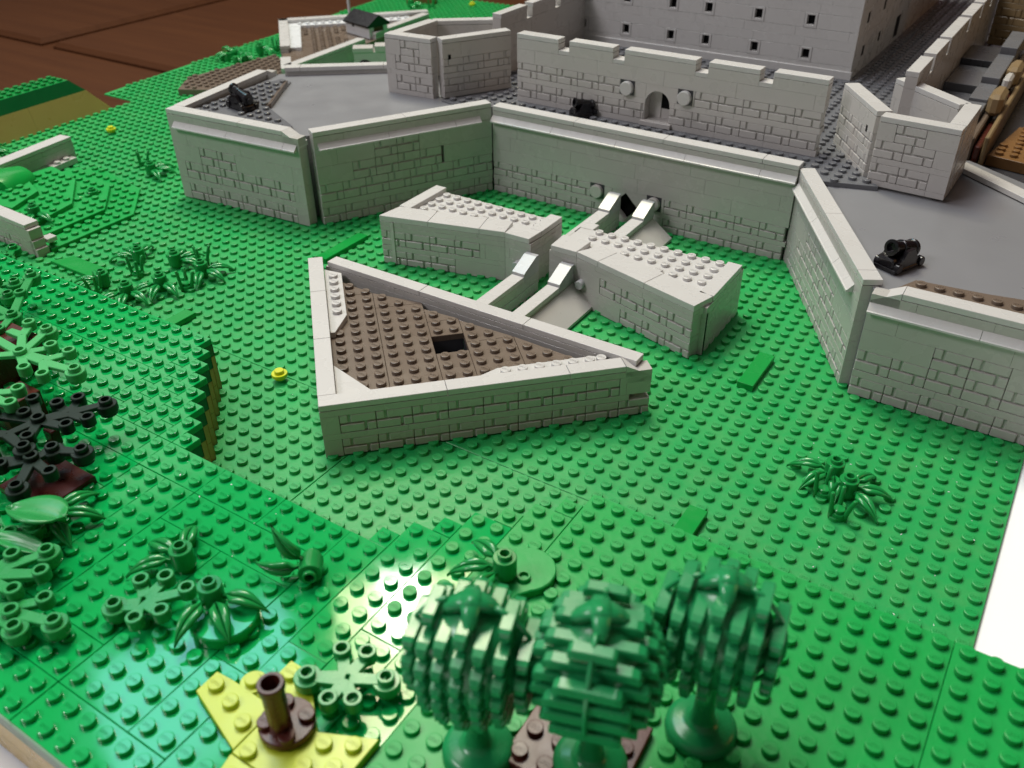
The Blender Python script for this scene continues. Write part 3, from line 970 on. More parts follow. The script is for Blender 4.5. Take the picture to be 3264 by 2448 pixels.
B1, B2 = (21.45, 21.35), (50.0, 21.6)
FR1, FR2 = (12.2, 36.9), (20.75, 21.95)
deckR = [(21.4, 22.0), (50, 22.4), (38.5, 35.5), (22.3, 46.2), (17, 43), (13.4, 37.2)]
br = bastion('right grey bastion with a smooth grey deck, front parapet studs coloured as if brown-lit', 7.4,
             [('front_wall', B1, B2, {0: [(0, 22)], 2: [(0, 22)], 3: [(4, 8)]}, (0, 1), True, False, False),
              ('flank_wall', FR1, FR2, {0: [(1, 17)], 2: [(3, 17)], 3: [(5, 13)], 4: [(7, 9)]}, (.03, .93), False, False, False),
              ('rear_wall', (22.1, 44.6), (36.6, 33.2), {}, None, False, False, True)], deckR, 6.95)
for o_ in br.children:
    pass
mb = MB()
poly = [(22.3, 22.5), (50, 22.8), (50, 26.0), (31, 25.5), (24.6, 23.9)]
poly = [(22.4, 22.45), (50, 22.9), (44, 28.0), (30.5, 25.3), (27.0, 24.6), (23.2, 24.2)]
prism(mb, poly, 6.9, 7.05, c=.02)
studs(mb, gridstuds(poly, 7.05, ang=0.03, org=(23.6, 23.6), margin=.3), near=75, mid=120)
mb.build('studded_edge', 'dktan', br)  # warm brown light on these studs is put into their colour

# ================================================================== INNER GATE WALL
gw = thing('gate_wall', 'battlemented grey wall with an arched doorway and two round discs in front of the keep', 'fort wall')
IX0, IX1, IY, IZ = -14.17, 12.42, 40.0, ZP
IL = IX1 - IX0
fr = Fr((IX0, IY, 0), (1, 0))
k = IL / 26.0
mb = MB()
a0, a1 = (12.05) * k, (14.15) * k      # doorway
zM = IZ + .45
hM = 1.26
wall(mb, fr, IL, [(IZ, .45, [(0, a0, 'p'), (a0, a1, 'p'), (a1, IL, 'p')]),
                  (zM, hM, [(0, a0, 'm'), (a1, IL, 'm')]),
                  (zM + hM, .44, [(0, a0, 'p'), (a1, IL, 'p')]),
                  (zM + hM + .44, 1.2, [(0, a0 - 2 * k, 'm'), (a0 - 2 * k, a0, 'p'), (a1, a1 + 2 * k, 'p'), (a1 + 2 * k, IL, 'm')]),
                  (zM + hM + 1.64, 1.15, [(0, IL, 'p')])], T=1.1)
# arch head
ac, ar = (a0 + a1) / 2, (a1 - a0) / 2
zs, zt = zM + 1.35, zM + hM + 1.64
n = 14
V = []; F = []
for bb in (0.02, 1.05):
    for i in range(n + 1):
        th = PI - PI * i / n
        V.append((ac + ar * math.cos(th), bb, zs + ar * math.sin(th) * 1.0))
    for i in range(n + 1):
        V.append((a0 + (a1 - a0) * i / n, bb, zt))
m_ = 2 * (n + 1)
for i in range(n):
    F.append((i, i + 1, n + 1 + i + 1, n + 1 + i))
    F.append((m_ + i, m_ + n + 1 + i, m_ + n + 1 + i + 1, m_ + i + 1))
    F.append((i, m_ + i, m_ + i + 1, i + 1))
mb.add(fr(V), F)
box(mb, a0, a0 + .01, 0.02, 1.05, zM, zs, 0, fr)
box(mb, a0 - .3, a1 + .3, -.3, 1.0, IZ + .05, IZ + .42, .02, fr)
o = mb.build('wall_face', 'grey', gw)
zC = zM + hM + 1.64 + 1.15
mers = [(0, 4), (5, 9), (10, 16), (17, 21), (22, 26)]
for (m0, m1) in mers:
    mb = MB()
    plain_row(mb, fr, m0 * k, m1 * k, zC, .82, T=1.1, ln=6)
    mo = mb.build('merlon', 'grey', gw)
    mb = MB(); box(mb, m0 * k + G_, m1 * k - G_, 0, 1.12, zC + .84, zC + 1.22, .02, fr); mb.build('coping', 'cap', mo)
mb = MB()
for (m0, m1) in ((4, 5), (9, 10), (16, 17), (21, 22)):
    box(mb, m0 * k, m1 * k, 0.01, 1.1, zC + .02, zC + .36, .02, fr)
mb.build('crenel_tiles', 'cap', gw)
mb = MB()
box(mb, a0 + 1.0, a1 + .1, 1.06, 1.12, zM + .8, zM + 2.9, 0, fr)
mb.build('door_gap', 'hole', gw)
mb = MB()
box(mb, a0 - .2, a0 + 1.0, 1.0, 1.3, zM, zM + 2.9, 0, fr); box(mb, a0 + 1.0, a1 + .2, 1.08, 1.3, zM, zM + .8, 0, fr)
mb.build('door_jamb', 'grey', gw)
for a in (-3.48, 1.58):
    mb = MB(); disc(mb, fr, a - IX0, 10.02, .56, .42); mb.build('disc', 'cap', gw)
    mb = MB(); box(mb, a - IX0 - .66, a - IX0 + .62, -.03, .2, 9.45, 10.62, 0, fr); mb.build('disc_plate', 'dkstone', gw)

# ================================================================== GORGE TOWERS
def open_tower(name, label, walls, zt, zb=ZP):
    t = thing(name, label, 'fort tower')
    for nm, p0, p1, ms, flip, z0 in walls:
        fr = Fr((p0[0], p0[1], 0), (p1[0] - p0[0], p1[1] - p0[1]), flip); L = math.dist(p0, p1)
        mb = MB()
        rows = []; z = z0
        hs = [.4, 1.2, .4, 1.2, 1.2]
        kk = (zt - .4 - z0) / sum(hs)
        for n, h in enumerate(hs):
            s_ = []; a = 0.0
            for (a0, a1) in ms.get(n, []):
                a1 = min(a1, L)
                if a0 > a + .05: s_.append((a, a0, 'p'))
                s_.append((a0, a1, 'm')); a = a1
            if a < L - .05: s_.append((a, L, 'p'))
            rows.append((z, h * kk, s_)); z += h * kk
        wall(mb, fr, L, rows)
        o = mb.build(nm, 'grey', t)
        mb = MB(); coping(mb, fr, L, zt - .4, T=1.08, ln=9); mb.build('coping', 'cap', o)
    return t
tl = open_tower('gorge_tower', 'left grey corner tower, two walls meeting at a dark slit behind the cannon deck',
    [('front_wall', (-25.75, 36.3), (-20.95, 36.72), {1: [(1, 5.2)], 3: [(1, 5.2)], 4: [(1.6, 3.6)]}, False, ZP - .1),
     ('hinged_wall', (-20.05, 37.15), (-16.7, 43.0), {1: [(0, 7)], 3: [(0, 7)]}, False, ZP),
     ('side_wall', (-25.73, 37.4), (-25.65, 42.7), {}, True, ZP)], 12.3)
for o_ in list(tl.children): pass
mb = MB()
frh = Fr((-20.15, 36.95, 0), (3.45, 6.05))
box(mb, .75, 1.0, -.02, .2, 10.55, 10.95, 0, frh)
mb.build('loophole', 'hole', tl)
tr = open_tower('gorge_tower', 'right grey corner tower with a masonry front and one white hinged wall with a loophole',
    [('front_wall', (16.95, 37.0), (22.2, 36.75), {1: [(0, 4)], 3: [(0, 4)], 4: [(1.2, 3.2)]}, False, ZP - .1),
     ('hinged_wall', (12.75, 43.35), (16.5, 37.9), {1: [(0, 6.6)], 3: [(0, 6.6)]}, False, ZP),
     ('side_wall', (22.27, 37.9), (22.35, 43.0), {1: [(1, 5)], 3: [(1, 5)]}, False, ZP - .1)], 12.0)
mb = MB()
frh = Fr((12.75, 43.35, 0), (3.75, -5.45))
box(mb, 5.35, 5.6, -.02, .2, 10.2, 10.65, 0, frh)
mb.build('loophole', 'hole', tr)
t = thing('gorge_wall', 'slanting pale grey wall behind the right corner tower with a small loophole', 'fort wall')
fr = Fr((15.7, 46.6, 0), (5.3, -4.3)); L = math.hypot(5.3, 4.3)
mb = MB(); wall(mb, fr, L, [(ZP, 1.2, [(0, L, 'p')]), (ZP + 1.2, 1.2, [(0, L, 'p')]), (ZP + 2.4, .9, [(0, L, 'p')]), (ZP + 3.3, 1.05, [(0, L, 'p')])]); mb.build('wall_face', 'grey', t)
mb = MB(); coping(mb, fr, L, ZP + 4.35, T=1.05, ln=12); mb.build('coping', 'cap', t)
mb = MB(); box(mb, 5.1, 5.35, -.02, .1, 8.9, 9.25, 0, fr); mb.build('loophole', 'hole', t)
t = thing('gorge_wall', 'slanting plain grey wall behind the left corner tower, far green plate beyond it', 'fort wall')
fr = Fr((-25.2, 42.7, 0), (5.0, 3.7)); L = math.hypot(5.0, 3.7)
mb = MB(); wall(mb, fr, L, [(ZP, 1.6, [(0, L, 'p')]), (ZP + 1.6, 1.6, [(0, L, 'p')]), (ZP + 3.2, 1.3, [(0, L, 'p')])]); mb.build('wall_face', 'grey', t)
mb = MB(); coping(mb, fr, L, ZP + 4.5, T=1.05, ln=12); mb.build('coping', 'cap', t)

# battlemented side walls running back
def side_wall(label, x, y0, mlist, outward, z=13.0):
    t = thing('side_wall', label, 'fort wall')
    fr = Fr((x, y0, 0), (0, 1)) if outward > 0 else Fr((x, y0, 0), (0, 1), True)
    L = max(m[1] for m in mlist)
    mb = MB()
    wall(mb, fr, L, [(ZP, 1.2, [(0, L, 'p')]), (ZP + 1.2, 1.2, [(0, L, 'p')]), (ZP + 2.4, 2.1, [(0, L, 'p')])], T=.92)
    mb.build('wall_face', 'grey', t)
    for m0, m1 in mlist:
        mb = MB(); plain_row(mb, fr, m0, m1, ZP + 4.5, z - .4 - ZP - 4.5, T=.92, ln=8); mo = mb.build('merlon', 'grey', t)
        mb = MB(); box(mb, m0 + G_, m1 - G_, -.01, .94, z - .39, z, .02, fr); mb.build('coping', 'cap', mo)
    return t
side_wall('battlemented grey wall running back along the right side of the keep yard', 17.45, 45.2, [(0, 4.85), (5.95, 11.05), (11.9, 20.0), (20.95, 26.4), (27.2, 32), (33, 38)], 1)
side_wall('battlemented grey wall running back along the left side of the keep yard', -20.0, 45.0, [(0, 4.6), (5.6, 10), (11, 19)], -1)

# ================================================================== KEEP
kp = thing('keep', 'tall square grey keep with rows of small dark windows', 'fort keep')
mb = MB()
KZ = 21.5
fr = Fr((KX0, KY, 0), (1, 0)); KL = KX1 - KX0
wins = [-24.29 + 5.02, -14.25, -9.23, -5.44, -.42, 4.6]
wzs = (9.1, 12.12, 15.1, 18.1)
ww, wh, fw_ = .36, .45, .66
# front face assembled around the window openings, in brick courses
def face_with_windows(mb, fr, L, z0, z1, wcs, wzs_, T=.6):
    zs_ = sorted(set([z0, z1] + [zz + d_ for zz in wzs_ for d_ in (-.72, .62)]))
    for za, zb in zip(zs_[:-1], zs_[1:]):
        mid = (za + zb) / 2
        wr = [zz for zz in wzs_ if zz - .72 < mid < zz + .62]
        if wr:
            a = 0.0
            for c in wcs:
                box(mb, a + G_, c - .6 - G_, 0, T, za + G_, zb - G_, .02, fr); a = c + .6
            box(mb, a + G_, L - G_, 0, T, za + G_, zb - G_, .02, fr)
        else:
            nrow = max(1, round((zb - za) / 1.0))
            for r_ in range(nrow):
                zA = za + (zb - za) * r_ / nrow; zB = za + (zb - za) * (r_ + 1) / nrow
                plain_row(mb, fr, 0, L, zA, zB - zA, off=rnd.choice((0, 2, 3)), ln=rnd.choice((6, 8, 5)), T=T)
face_with_windows(mb, fr, KL, ZP, KZ, [c - KX0 for c in wins], wzs)
box(mb, 0.0, KL + .12, -.14, .4, ZP, ZP + .75, .03, fr)
mb.build('front_wall', 'cap', kp)
for zz in wzs[:3]:
    for c in wins:
        a = c - KX0
        mb = MB()
        box(mb, a - .6 + G_, a - ww, -.03, .55, zz - .7, zz + .6, .02, fr)
        box(mb, a + ww, a + .6 - G_, -.03, .55, zz - .7, zz + .6, .02, fr)
        box(mb, a - ww, a + ww, -.03, .55, zz - .7, zz - .42, .02, fr)
        box(mb, a - ww, a + ww, -.03, .55, zz + .42, zz + .6, .02, fr)
        wo = mb.build('window', 'cap', kp)
        mb = MB(); box(mb, a - ww - .05, a + ww + .05, .5, .56, zz - .5, zz + .5, 0, fr); mb.build('pane', 'hole', wo)
mb = MB()
fr2 = Fr((KX1, KY, 0), (0, 1)); K2 = 40
z = ZP
while z < KZ - .1:
    plain_row(mb, fr2, .02, K2, z, 1.2, off=rnd.choice((0, 2, 3)), ln=7, T=.6); z += 1.2
mb.build('right_wall', 'grey', kp)
mb = MB()
for (a, zz, w_, h_) in ((2.8, 12.3, .3, .9), (3.1, 9.3, .3, .9), (8.7, 12.4, .3, .9), (9.0, 9.4, .3, .9), (15.2, 12.4, .3, .9), (16.8, 8.8, .8, 2.1), (22, 12.4, .3, .9)):
    box(mb, a - w_, a + w_, -.03, .1, zz - h_ / 2, zz + h_ / 2, 0, fr2)
mb.build('side_windows', 'hole', kp)
mb = MB(); box(mb, KX0 + .3, KX1 - .3, KY + .58, KY + 38, ZP, KZ, 0); mb.build('core', 'dkstone', kp)

# ================================================================== RIGHT COURT
t = thing('stair_ramp', 'three dark grey slabs stepping down beside the battlemented right wall', 'ramp')
for (y0, y1, z0) in ((66.0, 71.4, 9.4), (59.3, 65.6, 8.9), (49.5, 58.9, 8.3)):
    mb = MB(); box(mb, 17.5, 20.2, y0, y1, 7.0, z0, .04); mb.build('slab', 'dkstone' if y0 > 60 else 'dkgrey', t)
t = thing('low_wall', 'low stepped wall of dark grey blocks between the ramp and the brown gutter', 'low wall')
for (y0, y1, z0) in ((68.5, 75.2, 10.2), (59.5, 67.8, 9.7), (54.2, 58.9, 9.3), (50.4, 54.0, 9.1)):
    mb = MB(); box(mb, 20.25, 21.65, y0, y1, 7.0, z0, .04); mb.build('block', 'dkgrey', t)
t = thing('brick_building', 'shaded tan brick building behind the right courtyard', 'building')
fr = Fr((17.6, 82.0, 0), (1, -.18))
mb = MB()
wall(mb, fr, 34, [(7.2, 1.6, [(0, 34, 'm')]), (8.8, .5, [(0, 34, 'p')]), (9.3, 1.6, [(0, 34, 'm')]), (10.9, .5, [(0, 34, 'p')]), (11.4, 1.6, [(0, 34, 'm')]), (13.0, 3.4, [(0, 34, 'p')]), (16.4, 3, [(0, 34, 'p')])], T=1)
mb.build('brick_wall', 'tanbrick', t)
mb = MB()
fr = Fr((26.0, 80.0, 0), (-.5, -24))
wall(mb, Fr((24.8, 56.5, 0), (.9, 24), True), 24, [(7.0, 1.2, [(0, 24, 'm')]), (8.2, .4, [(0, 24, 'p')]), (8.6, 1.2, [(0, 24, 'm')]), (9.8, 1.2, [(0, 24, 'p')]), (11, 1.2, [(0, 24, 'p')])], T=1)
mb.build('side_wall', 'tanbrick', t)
t = thing('gutter', 'brown ridged channel running back beside the low dark wall', 'channel')
for (x0, x1, z0, mt) in ((21.75, 22.2, 8.6, 'dktan'), (22.3, 22.75, 8.0, 'brown'), (22.85, 23.2, 8.8, 'tanbrick')):
    mb = MB(); box(mb, x0, x1, 46.5, 74, 6.5, z0, .1); mb.build('rail', mt, t)
for y0 in (52.5, 61.5):
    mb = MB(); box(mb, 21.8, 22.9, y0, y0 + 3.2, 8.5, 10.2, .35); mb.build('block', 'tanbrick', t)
mb = MB(); box(mb, 21.95, 22.6, 58.6, 60.8, 9.0, 10.0, .25); mb.build('clip', 'grey', t)
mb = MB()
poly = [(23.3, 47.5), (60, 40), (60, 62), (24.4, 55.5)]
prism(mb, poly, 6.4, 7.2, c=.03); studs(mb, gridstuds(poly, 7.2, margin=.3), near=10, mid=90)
tag(mb.build('courtyard_floor', 'beige'), 'tan studded floor in the warm lit courtyard at the right edge', 'floor plate')  # tan plates; the warm orange light on them is put into the colour
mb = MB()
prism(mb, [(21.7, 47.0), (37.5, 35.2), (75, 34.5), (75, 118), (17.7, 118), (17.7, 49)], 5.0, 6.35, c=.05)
tag(mb.build('shade_filler', 'dkstone'), 'dark step added below the courtyard floor to stand for its shade', 'filler')  # added dark slab, stands in for the deep shade of the right court
# ================================================================== FAR OUTWORK
fv = thing('ravelin', 'far triangular outwork behind the left bastion, a white hut on its tan floor', 'fort outwork')
FC = (-67.4, 63.4)
fz = 3.6
def fwall(nm, p0, p1, flip, m=True, zt=fz, h0=0.06):
    fr = Fr((p0[0], p0[1], 0), (p1[0] - p0[0], p1[1] - p0[1]), flip); L = math.dist(p0, p1)
    mb = MB(); wall(mb, fr, L, [(h0, 1.5, [(0, L, 'p')]), (1.6, 1.2, [(0, L, 'p')]), (2.8, .4, [(0, L, 'p')])])
    o = mb.build(nm, 'grey2', fv)
    mb = MB(); coping(mb, fr, L, zt - .4, T=1.2, ln=8); mb.build('coping', 'cap', o)
fwall('left_wall', FC, (-56.8, 53.0), False)
fwall('left_wall', (-53.2, 49.4), (-49.6, 45.9), False)
fwall('rear_wall', FC, (-53.4, 78.2), True)
fwall('front_wall', (-49.3, 47.2), (-50.2, 61.2), False)
fwall('front_wall', (-51.0, 64.2), (-51.6, 76.4), False)
mb = MB()
ring = [(-66.0, 63.4), (-53.6, 76.2), (-51.4, 75.8), (-50.3, 48.5)]
prism(mb, ring, .1, 2.75, c=.02)
prism(mb, [(-57.0, 53.4), (-53.6, 50.0), (-52.4, 51.3), (-55.8, 54.6)], .1, 2.76, c=.02)
studs(mb, gridstuds([(-63.4, 63.5), (-53.4, 73.6), (-51.4, 73.0), (-50.4, 51.5)], 2.75, ang=PI / 4, org=(-55, 60), margin=.3, skip=lambda x, y: -57.2 < x < -50.6 and 62.8 < y < 67.6), near=10, mid=11)
mb.build('studded_floor', 'dktan', fv)
mb = MB()
prism(mb, [(-65.9, 63.4), (-54.2, 75.3), (-53.0, 74.0), (-63.5, 63.5)], 2.6, 3.15, c=.02)
prism(mb, [(-65.9, 63.4), (-63.5, 63.5), (-55.5, 55.3), (-56.9, 54.0)], 2.6, 3.17, c=.02)
studs(mb, [(-64.0 + i * .72, 63.9 + i * .73, 3.15) for i in range(0, 15)], near=10, mid=11)
mb.build('wedge_plate', 'whitewall', fv)
mb = MB()
box(mb, -1.2, 1.2, -.5, .5, 0, .06)
# hut
ht = thing('hut', 'small white hut with a steep black roof on the far outwork', 'hut', (-54.2, 64.4, 2.8), math.radians(-14))
mb = MB()
box(mb, -2.6, 2.6, 0, 2.9, 0, 1.75, .02); mb.build('wall', 'whitewall', ht)
mb = MB()
V = [(-2.75, -.3, 1.6), (2.75, -.3, 1.6), (2.75, 1.6, 2.75), (-2.75, 1.6, 2.75), (-2.75, 3.2, 1.7), (2.75, 3.2, 1.7), (-2.75, -.3, 1.35), (2.75, -.3, 1.35), (2.75, 3.2, 1.45), (-2.75, 3.2, 1.45)]
mb.add(V, [(0, 1, 2, 3), (3, 2, 5, 4), (6, 7, 1, 0), (7, 8, 5, 2, 1), (9, 6, 0, 3, 4), (4, 5, 8, 9), (6, 9, 8, 7)])
mb.build('roof', 'black', ht)
mb = MB(); box(mb, -1.2, -.7, -.03, .1, 1.0, 1.6, 0); mb.build('window', 'hole', ht)
mb = MB(); box(mb, 2.55, 2.63, .7, 2.2, 0.1, 1.5, 0); mb.build('door', 'brown', ht)
mb = MB(); lathe(mb, [(.32, 0), (.32, .3), (.2, .35), (.2, 14)], 12)
tag(mb.build('flag_pole', 'whitewall', None, (-58.6, 68.0, 2.8)), 'thin white pole standing behind the black roofed hut', 'pole')
# small gate block with a round dark mouth between the far outwork and the bastion
gb = thing('gate_block', 'pale grey block with a round dark archway behind the left bastion wall', 'gate block', (-46.6, 55.2, 0), math.radians(38))
mb = MB(); box(mb, -.2, 4.6, 0, 2, 0, 3.7, .03); box(mb, -.3, 2.1, -.1, 1.6, 3.7, 4.2, .03); box(mb, 2.3, 4.6, -.1, 1.6, 3.7, 4.4, .03); mb.build('block_wall', 'grey', gb)
mb = MB(); lathe(mb, [(.95, 0), (.95, .04)], 24, at=(1.0, .0, 1.9), axis=(0, -1, 0)); mb.build('archway', 'hole', gb)
mb = MB()
poly = [(-62.2, 41.0), (-59.4, 40.6), (-55.0, 51.5), (-57.4, 53.3), (-60.9, 55.6)]
poly = [(-61.6, 40.6), (-58.2, 42.4), (-51.0, 48.6), (-57.0, 54.4), (-62.8, 57.6), (-64.4, 44.6)]
prism(mb, poly, 0.05, .8, c=.03); studs(mb, gridstuds(poly, .8, ang=.2, org=(-60, 46), margin=.3), near=10, mid=11)
tag(mb.build('tan_plate', 'dktan'), 'dark tan studded slab lying on the green plate behind the left bastion', 'plate')

# ================================================================== LEFT BANK with tan brick face
bk = thing('bank', 'tan brick bank topped with green studded plates at the left edge of the model', 'bank')
mb = MB()
fr = Fr((-62.8, -8, 0), (-.035, 1)); LBK = 41.5
V = [(0, 0, 0), (LBK, 0, 0), (LBK - 2.3, .6, 2.6), (0, .6, 2.6), (0, 5, 0), (LBK, 6.5, 0), (LBK - 2.3, 4.5, 2.6), (0, 5, 2.6)]
for (aa, bb) in ((0, 8), (8.02, 16), (16.02, 24.0), (24.02, 32), (32.02, LBK)):
    ta, tb = aa, bb if bb < LBK else LBK
    e2 = tb - (2.3 if bb >= LBK else 0)
    V = [(ta, 0, 0), (tb, 0, 0), (e2, .7, 2.6), (ta, .7, 2.6), (ta, 5, 0), (tb, 6, 0), (e2, 4.2, 2.6), (ta, 4.2, 2.6)]
    mb.add(fr(V), [(0, 1, 2, 3), (1, 5, 6, 2), (3, 2, 6, 7), (5, 4, 7, 6), (4, 0, 3, 7)])
mb.build('brick_face', 'tan', bk)
mb = MB(); V = [(0, .7, 2.6), (LBK - 2.3, .7, 2.6), (LBK - 3.6, 1.4, 3.9), (0, 1.4, 3.9), (0, 5, 2.6), (LBK - 2.3, 5, 2.6), (LBK - 3.6, 4.2, 3.9), (0, 4.2, 3.9)]
mb.add(fr(V), [(0, 1, 2, 3), (1, 5, 6, 2), (5, 4, 7, 6), (4, 0, 3, 7)])
mb.build('green_slope', 'dkgreen', bk)
mb = MB(); V = [(0, 1.4, 3.9), (LBK - 3.6, 1.4, 3.9), (LBK - 3.6, 4.2, 3.9), (0, 4.2, 3.9)]
mb.add(fr(V), [(0, 1, 2, 3)])
P = [tuple(fr([(LBK - 4.2 - i, b, 3.9)])[0]) for i in range(22) for b in (2.0, 3.0, 3.8)]
studs(mb, P, near=10, mid=75); mb.build('studded_top', 'green', bk)

# ================================================================== LEFT RUINED REDOUBT
rd = thing('ruined_wall', 'broken grey wall with a light tile top beside the left bank, two loose studs at its foot', 'ruined wall')
fr = Fr((-51.0, 8.0, 0), (-2.2, 12.8)); L = 13.4
fr = Fr((-51.4, 7.2, 0), (-1.9, 13.9)); L = 14.0
mb = MB(); wall(mb, fr, L, [(.03, .8, [(0, L, 'p')]), (.85, .8, [(0, L, 'p')]), (1.65, .45, [(0, L, 'p')])], T=1.4); mb.build('wall_face', 'grey2', rd)
mb = MB(); coping(mb, fr, L, 2.1, T=1.4, ln=14); mb.build('coping', 'cap', rd)
mb = MB(); box(mb, L - 3.4, L - .6, -.75, -.02, .2, .75, .02, fr); studs(mb, [tuple(fr([(L - 2.6, -.4, .75)])[0]), tuple(fr([(L - 1.5, -.4, .75)])[0])], near=10, mid=90); mb.build('foot_plate', 'cap', rd)
r2_ = thing('ruined_wall', 'short masonry wall stub in front of the green mound at the left edge', 'ruined wall')
fr = Fr((-47.0, 6.3, 0), (9.6, 0.1)); L = 9.5
fr = Fr((-47.5, 6.55, 0), (9.9, -.35)); L = 9.85
mb = MB()
wall(mb, fr, L, [(.03, 1.17, [(0, 8, 'm'), (8, L, 'p')]), (1.2, .3, [(0, L, 'p')]), (1.5, .8, [(0, L, 'p')])], T=1.1)
box(mb, L - .3, L + .35, .0, 1.0, .03, .75, .02, fr); box(mb, L - .3, L + .15, .0, 1.0, .76, 1.4, .02, fr)
mb.build('wall_face', 'grey2', r2_)
mb = MB(); coping(mb, fr, L - .35, 2.3, T=1.15, ln=5); box(mb, L - .6, L + .3, 1.1, 1.9, .9, 1.25, .02, fr); mb.build('coping', 'cap', r2_)
# green mound of stacked plates
md_ = thing('green_mound', 'low mound of stacked green plates beside the ruined grey walls', 'mound')
layers = [([(-37.2, 7.3), (-37.3, 15.2), (-41.5, 19.2), (-49.6, 20.6), (-51.6, 8.0)], 0.0, .42),
          ([(-39.2, 8.0), (-39.4, 14.0), (-43.5, 17.6), (-50.0, 19.0), (-51.6, 8.0)], .42, .82),
          ([(-41.0, 8.6), (-42.0, 12.8), (-46.6, 16.4), (-51.2, 17.2), (-51.6, 8.0)], .82, 1.22),
          ([(-44.5, 9.0), (-46.0, 12.4), (-51.3, 14.2), (-51.6, 8.0)], 1.22, 1.62)]
for i_, (poly, z0, z1) in enumerate(layers):
    mb = MB(); prism(mb, poly, z0 + .01, z1, c=.02)
    up = layers[i_ + 1][0] if i_ + 1 < len(layers) else None
    P = gridstuds(poly, z1, margin=.3, skip=(lambda x, y: inpoly(x, y, up) or edgedist(x, y, up) < .25) if up else None)
    studs(mb, P, near=10, mid=75); mb.build('plate_layer', 'hillmatte', md_)
mb = MB()
n = 14
V = []; F = []
for i in range(n + 1):
    th = PI * i / n
    for (yy, s_) in ((0, 1), (1.5, 1), (3.4, .75)):
        V.append((2.2 * math.cos(th) * s_, yy, 1.6 * math.sin(th) * s_))
for i in range(n):
    for k_ in range(2):
        F.append((i * 3 + k_, i * 3 + 3 + k_, i * 3 + 4 + k_, i * 3 + 1 + k_))
mb.add(V, F, True); mb.add([V[i * 3] for i in range(n + 1)], [tuple(range(n + 1))]); mb.add([V[i * 3 + 2] for i in range(n + 1)], [tuple(reversed(range(n + 1)))])
tag(mb.build('curved_slope', 'tile', None, (-50.0, 10.6, 1.2), math.radians(10)), 'smooth green curved slope piece resting on the mound by the left ruined wall', 'slope piece')

# ================================================================== CANNONS
def make_cannon(label):
    t = thing('cannon', label, 'cannon', group='black cannons on the fort')
    # barrel along -y (muzzle), pivot at origin
    mb = MB()
    ax = np.array((0, -1, .22)); ax /= np.linalg.norm(ax)
    lathe(mb, [(.18, -1.75), (.30, -1.72), (.30, -1.5), (.55, -1.45), (.60, -1.35), (.60, -1.1), (.52, -1.02), (.50, .2), (.54, .24), (.54, .42), (.46, .46), (.42, 1.25), (.50, 1.33), (.54, 1.42), (.54, 1.62), (.34, 1.64), (.30, 1.3), (.001, 1.3)], 24, at=(0, .1, 1.25), axis=ax)
    bo = mb.build('barrel', 'black', t)
    mb = MB(); lathe(mb, [(.10, -1.1), (.16, -1.12), (.12, -.8), (.09, -.6)], 12, at=(0, 1.2, 2.0), axis=(0, .3, 1)); mb.build('fuse_pin', 'black', bo)
    for s_ in (-1, 1):
        mb = MB()
        x0, x1 = (.55, .85) if s_ > 0 else (-.85, -.55)
        V = [(x0, -1.5, .05), (x0, 1.8, .05), (x0, 1.8, .5), (x0, .9, .75), (x0, .35, 1.4), (x0, -.55, 1.4), (x0, -.9, .85), (x0, -1.5, .75)]
        V2 = [(x1, y, z) for (_, y, z) in V]
        n = len(V)
        mb.add(V + V2, [tuple(range(n)), tuple(reversed(range(n, 2 * n)))] + [(i, n + i, n + (i + 1) % n, (i + 1) % n) for i in range(n)])
        mb.build('cheek', 'black', t)
    for yy in (-1.35, 1.4):
        mb = MB(); lathe(mb, [(.30, -1.0), (.34, -.96), (.34, -.62), (.22, -.6), (.22, .6), (.34, .62), (.34, .96), (.30, 1.0)], 16, at=(0, yy, .36), axis=(1, 0, 0)); mb.build('axle', 'black', t)
    mb = MB(); box(mb, -.9, .9, -1.75, 1.7, 0.02, .3, .05); box(mb, -.62, .62, -1.8, -1.25, .3, .95, .12); mb.build('bed', 'black', t)
    return t
c0 = make_cannon('black cannon on the smooth grey deck of the right bastion, its muzzle towards the front')
c0.location = Vector((21.85, 25.7, 6.97)) * S; c0.rotation_euler.z = math.radians(-25); c0.scale = (.86, .74, .92)
dup(c0, (-33.3, 25.6, 7.35), math.radians(-100), 'black cannon pointing up and left on the left bastion corner', 'black cannons on the fort')
c2_ = dup(c0, (-7.0, 39.05, ZP + .2), math.radians(-30), 'black cannon on the walkway between the curtain wall and the battlemented wall', 'black cannons on the fort')
c2_.scale = (.62, .60, .74)

# ================================================================== LOOSE TILES AND ROUND PLATES on the green plate
def tile(pts_, label, z=.02, h=.44):
    mb = MB(); prism(mb, pts_, z, h, c=.02)
    return tag(mb.build('green_tile', 'tile'), label, 'tile', 'smooth green tiles lying on the plate')
tile([(15.5, 18.5), (16.5, 18.5), (16.5, 22.5), (15.5, 22.5)], 'smooth green tile on the ground between the right counterguard block and the right bastion')
tile([(17.5, 2.2), (18.5, 2.2), (18.5, 6.6), (17.5, 6.6)], 'smooth green tile half under the front hill edge right of the triangular outwork')
tile([(-18.45, 17.5), (-17.45, 17.5), (-17.45, 22.5), (-18.45, 22.5)], 'smooth green tile on the ground just behind the rear tip of the triangular outwork')
tile([(-35.4, 6.0), (-30.4, 6.0), (-30.4, 7.5), (-34.6, 7.5)], 'smooth green tile with a cut corner beside the short wall stub at the left')
tile([(-20.6, 1.6), (-19.6, 1.6), (-19.6, 6.5), (-20.6, 6.5)], 'smooth green tile poking out behind the stepped front hill')
RP = MB()
lathe(RP, [(.36, 0.0), (.36, .16), (.48, .16), (.5, .18), (.5, .38), (.48, .4)], 24, capt=True)
lathe(RP, [(.3, .39), (.3, .58), (.27, .6125)], 24, capb=False)
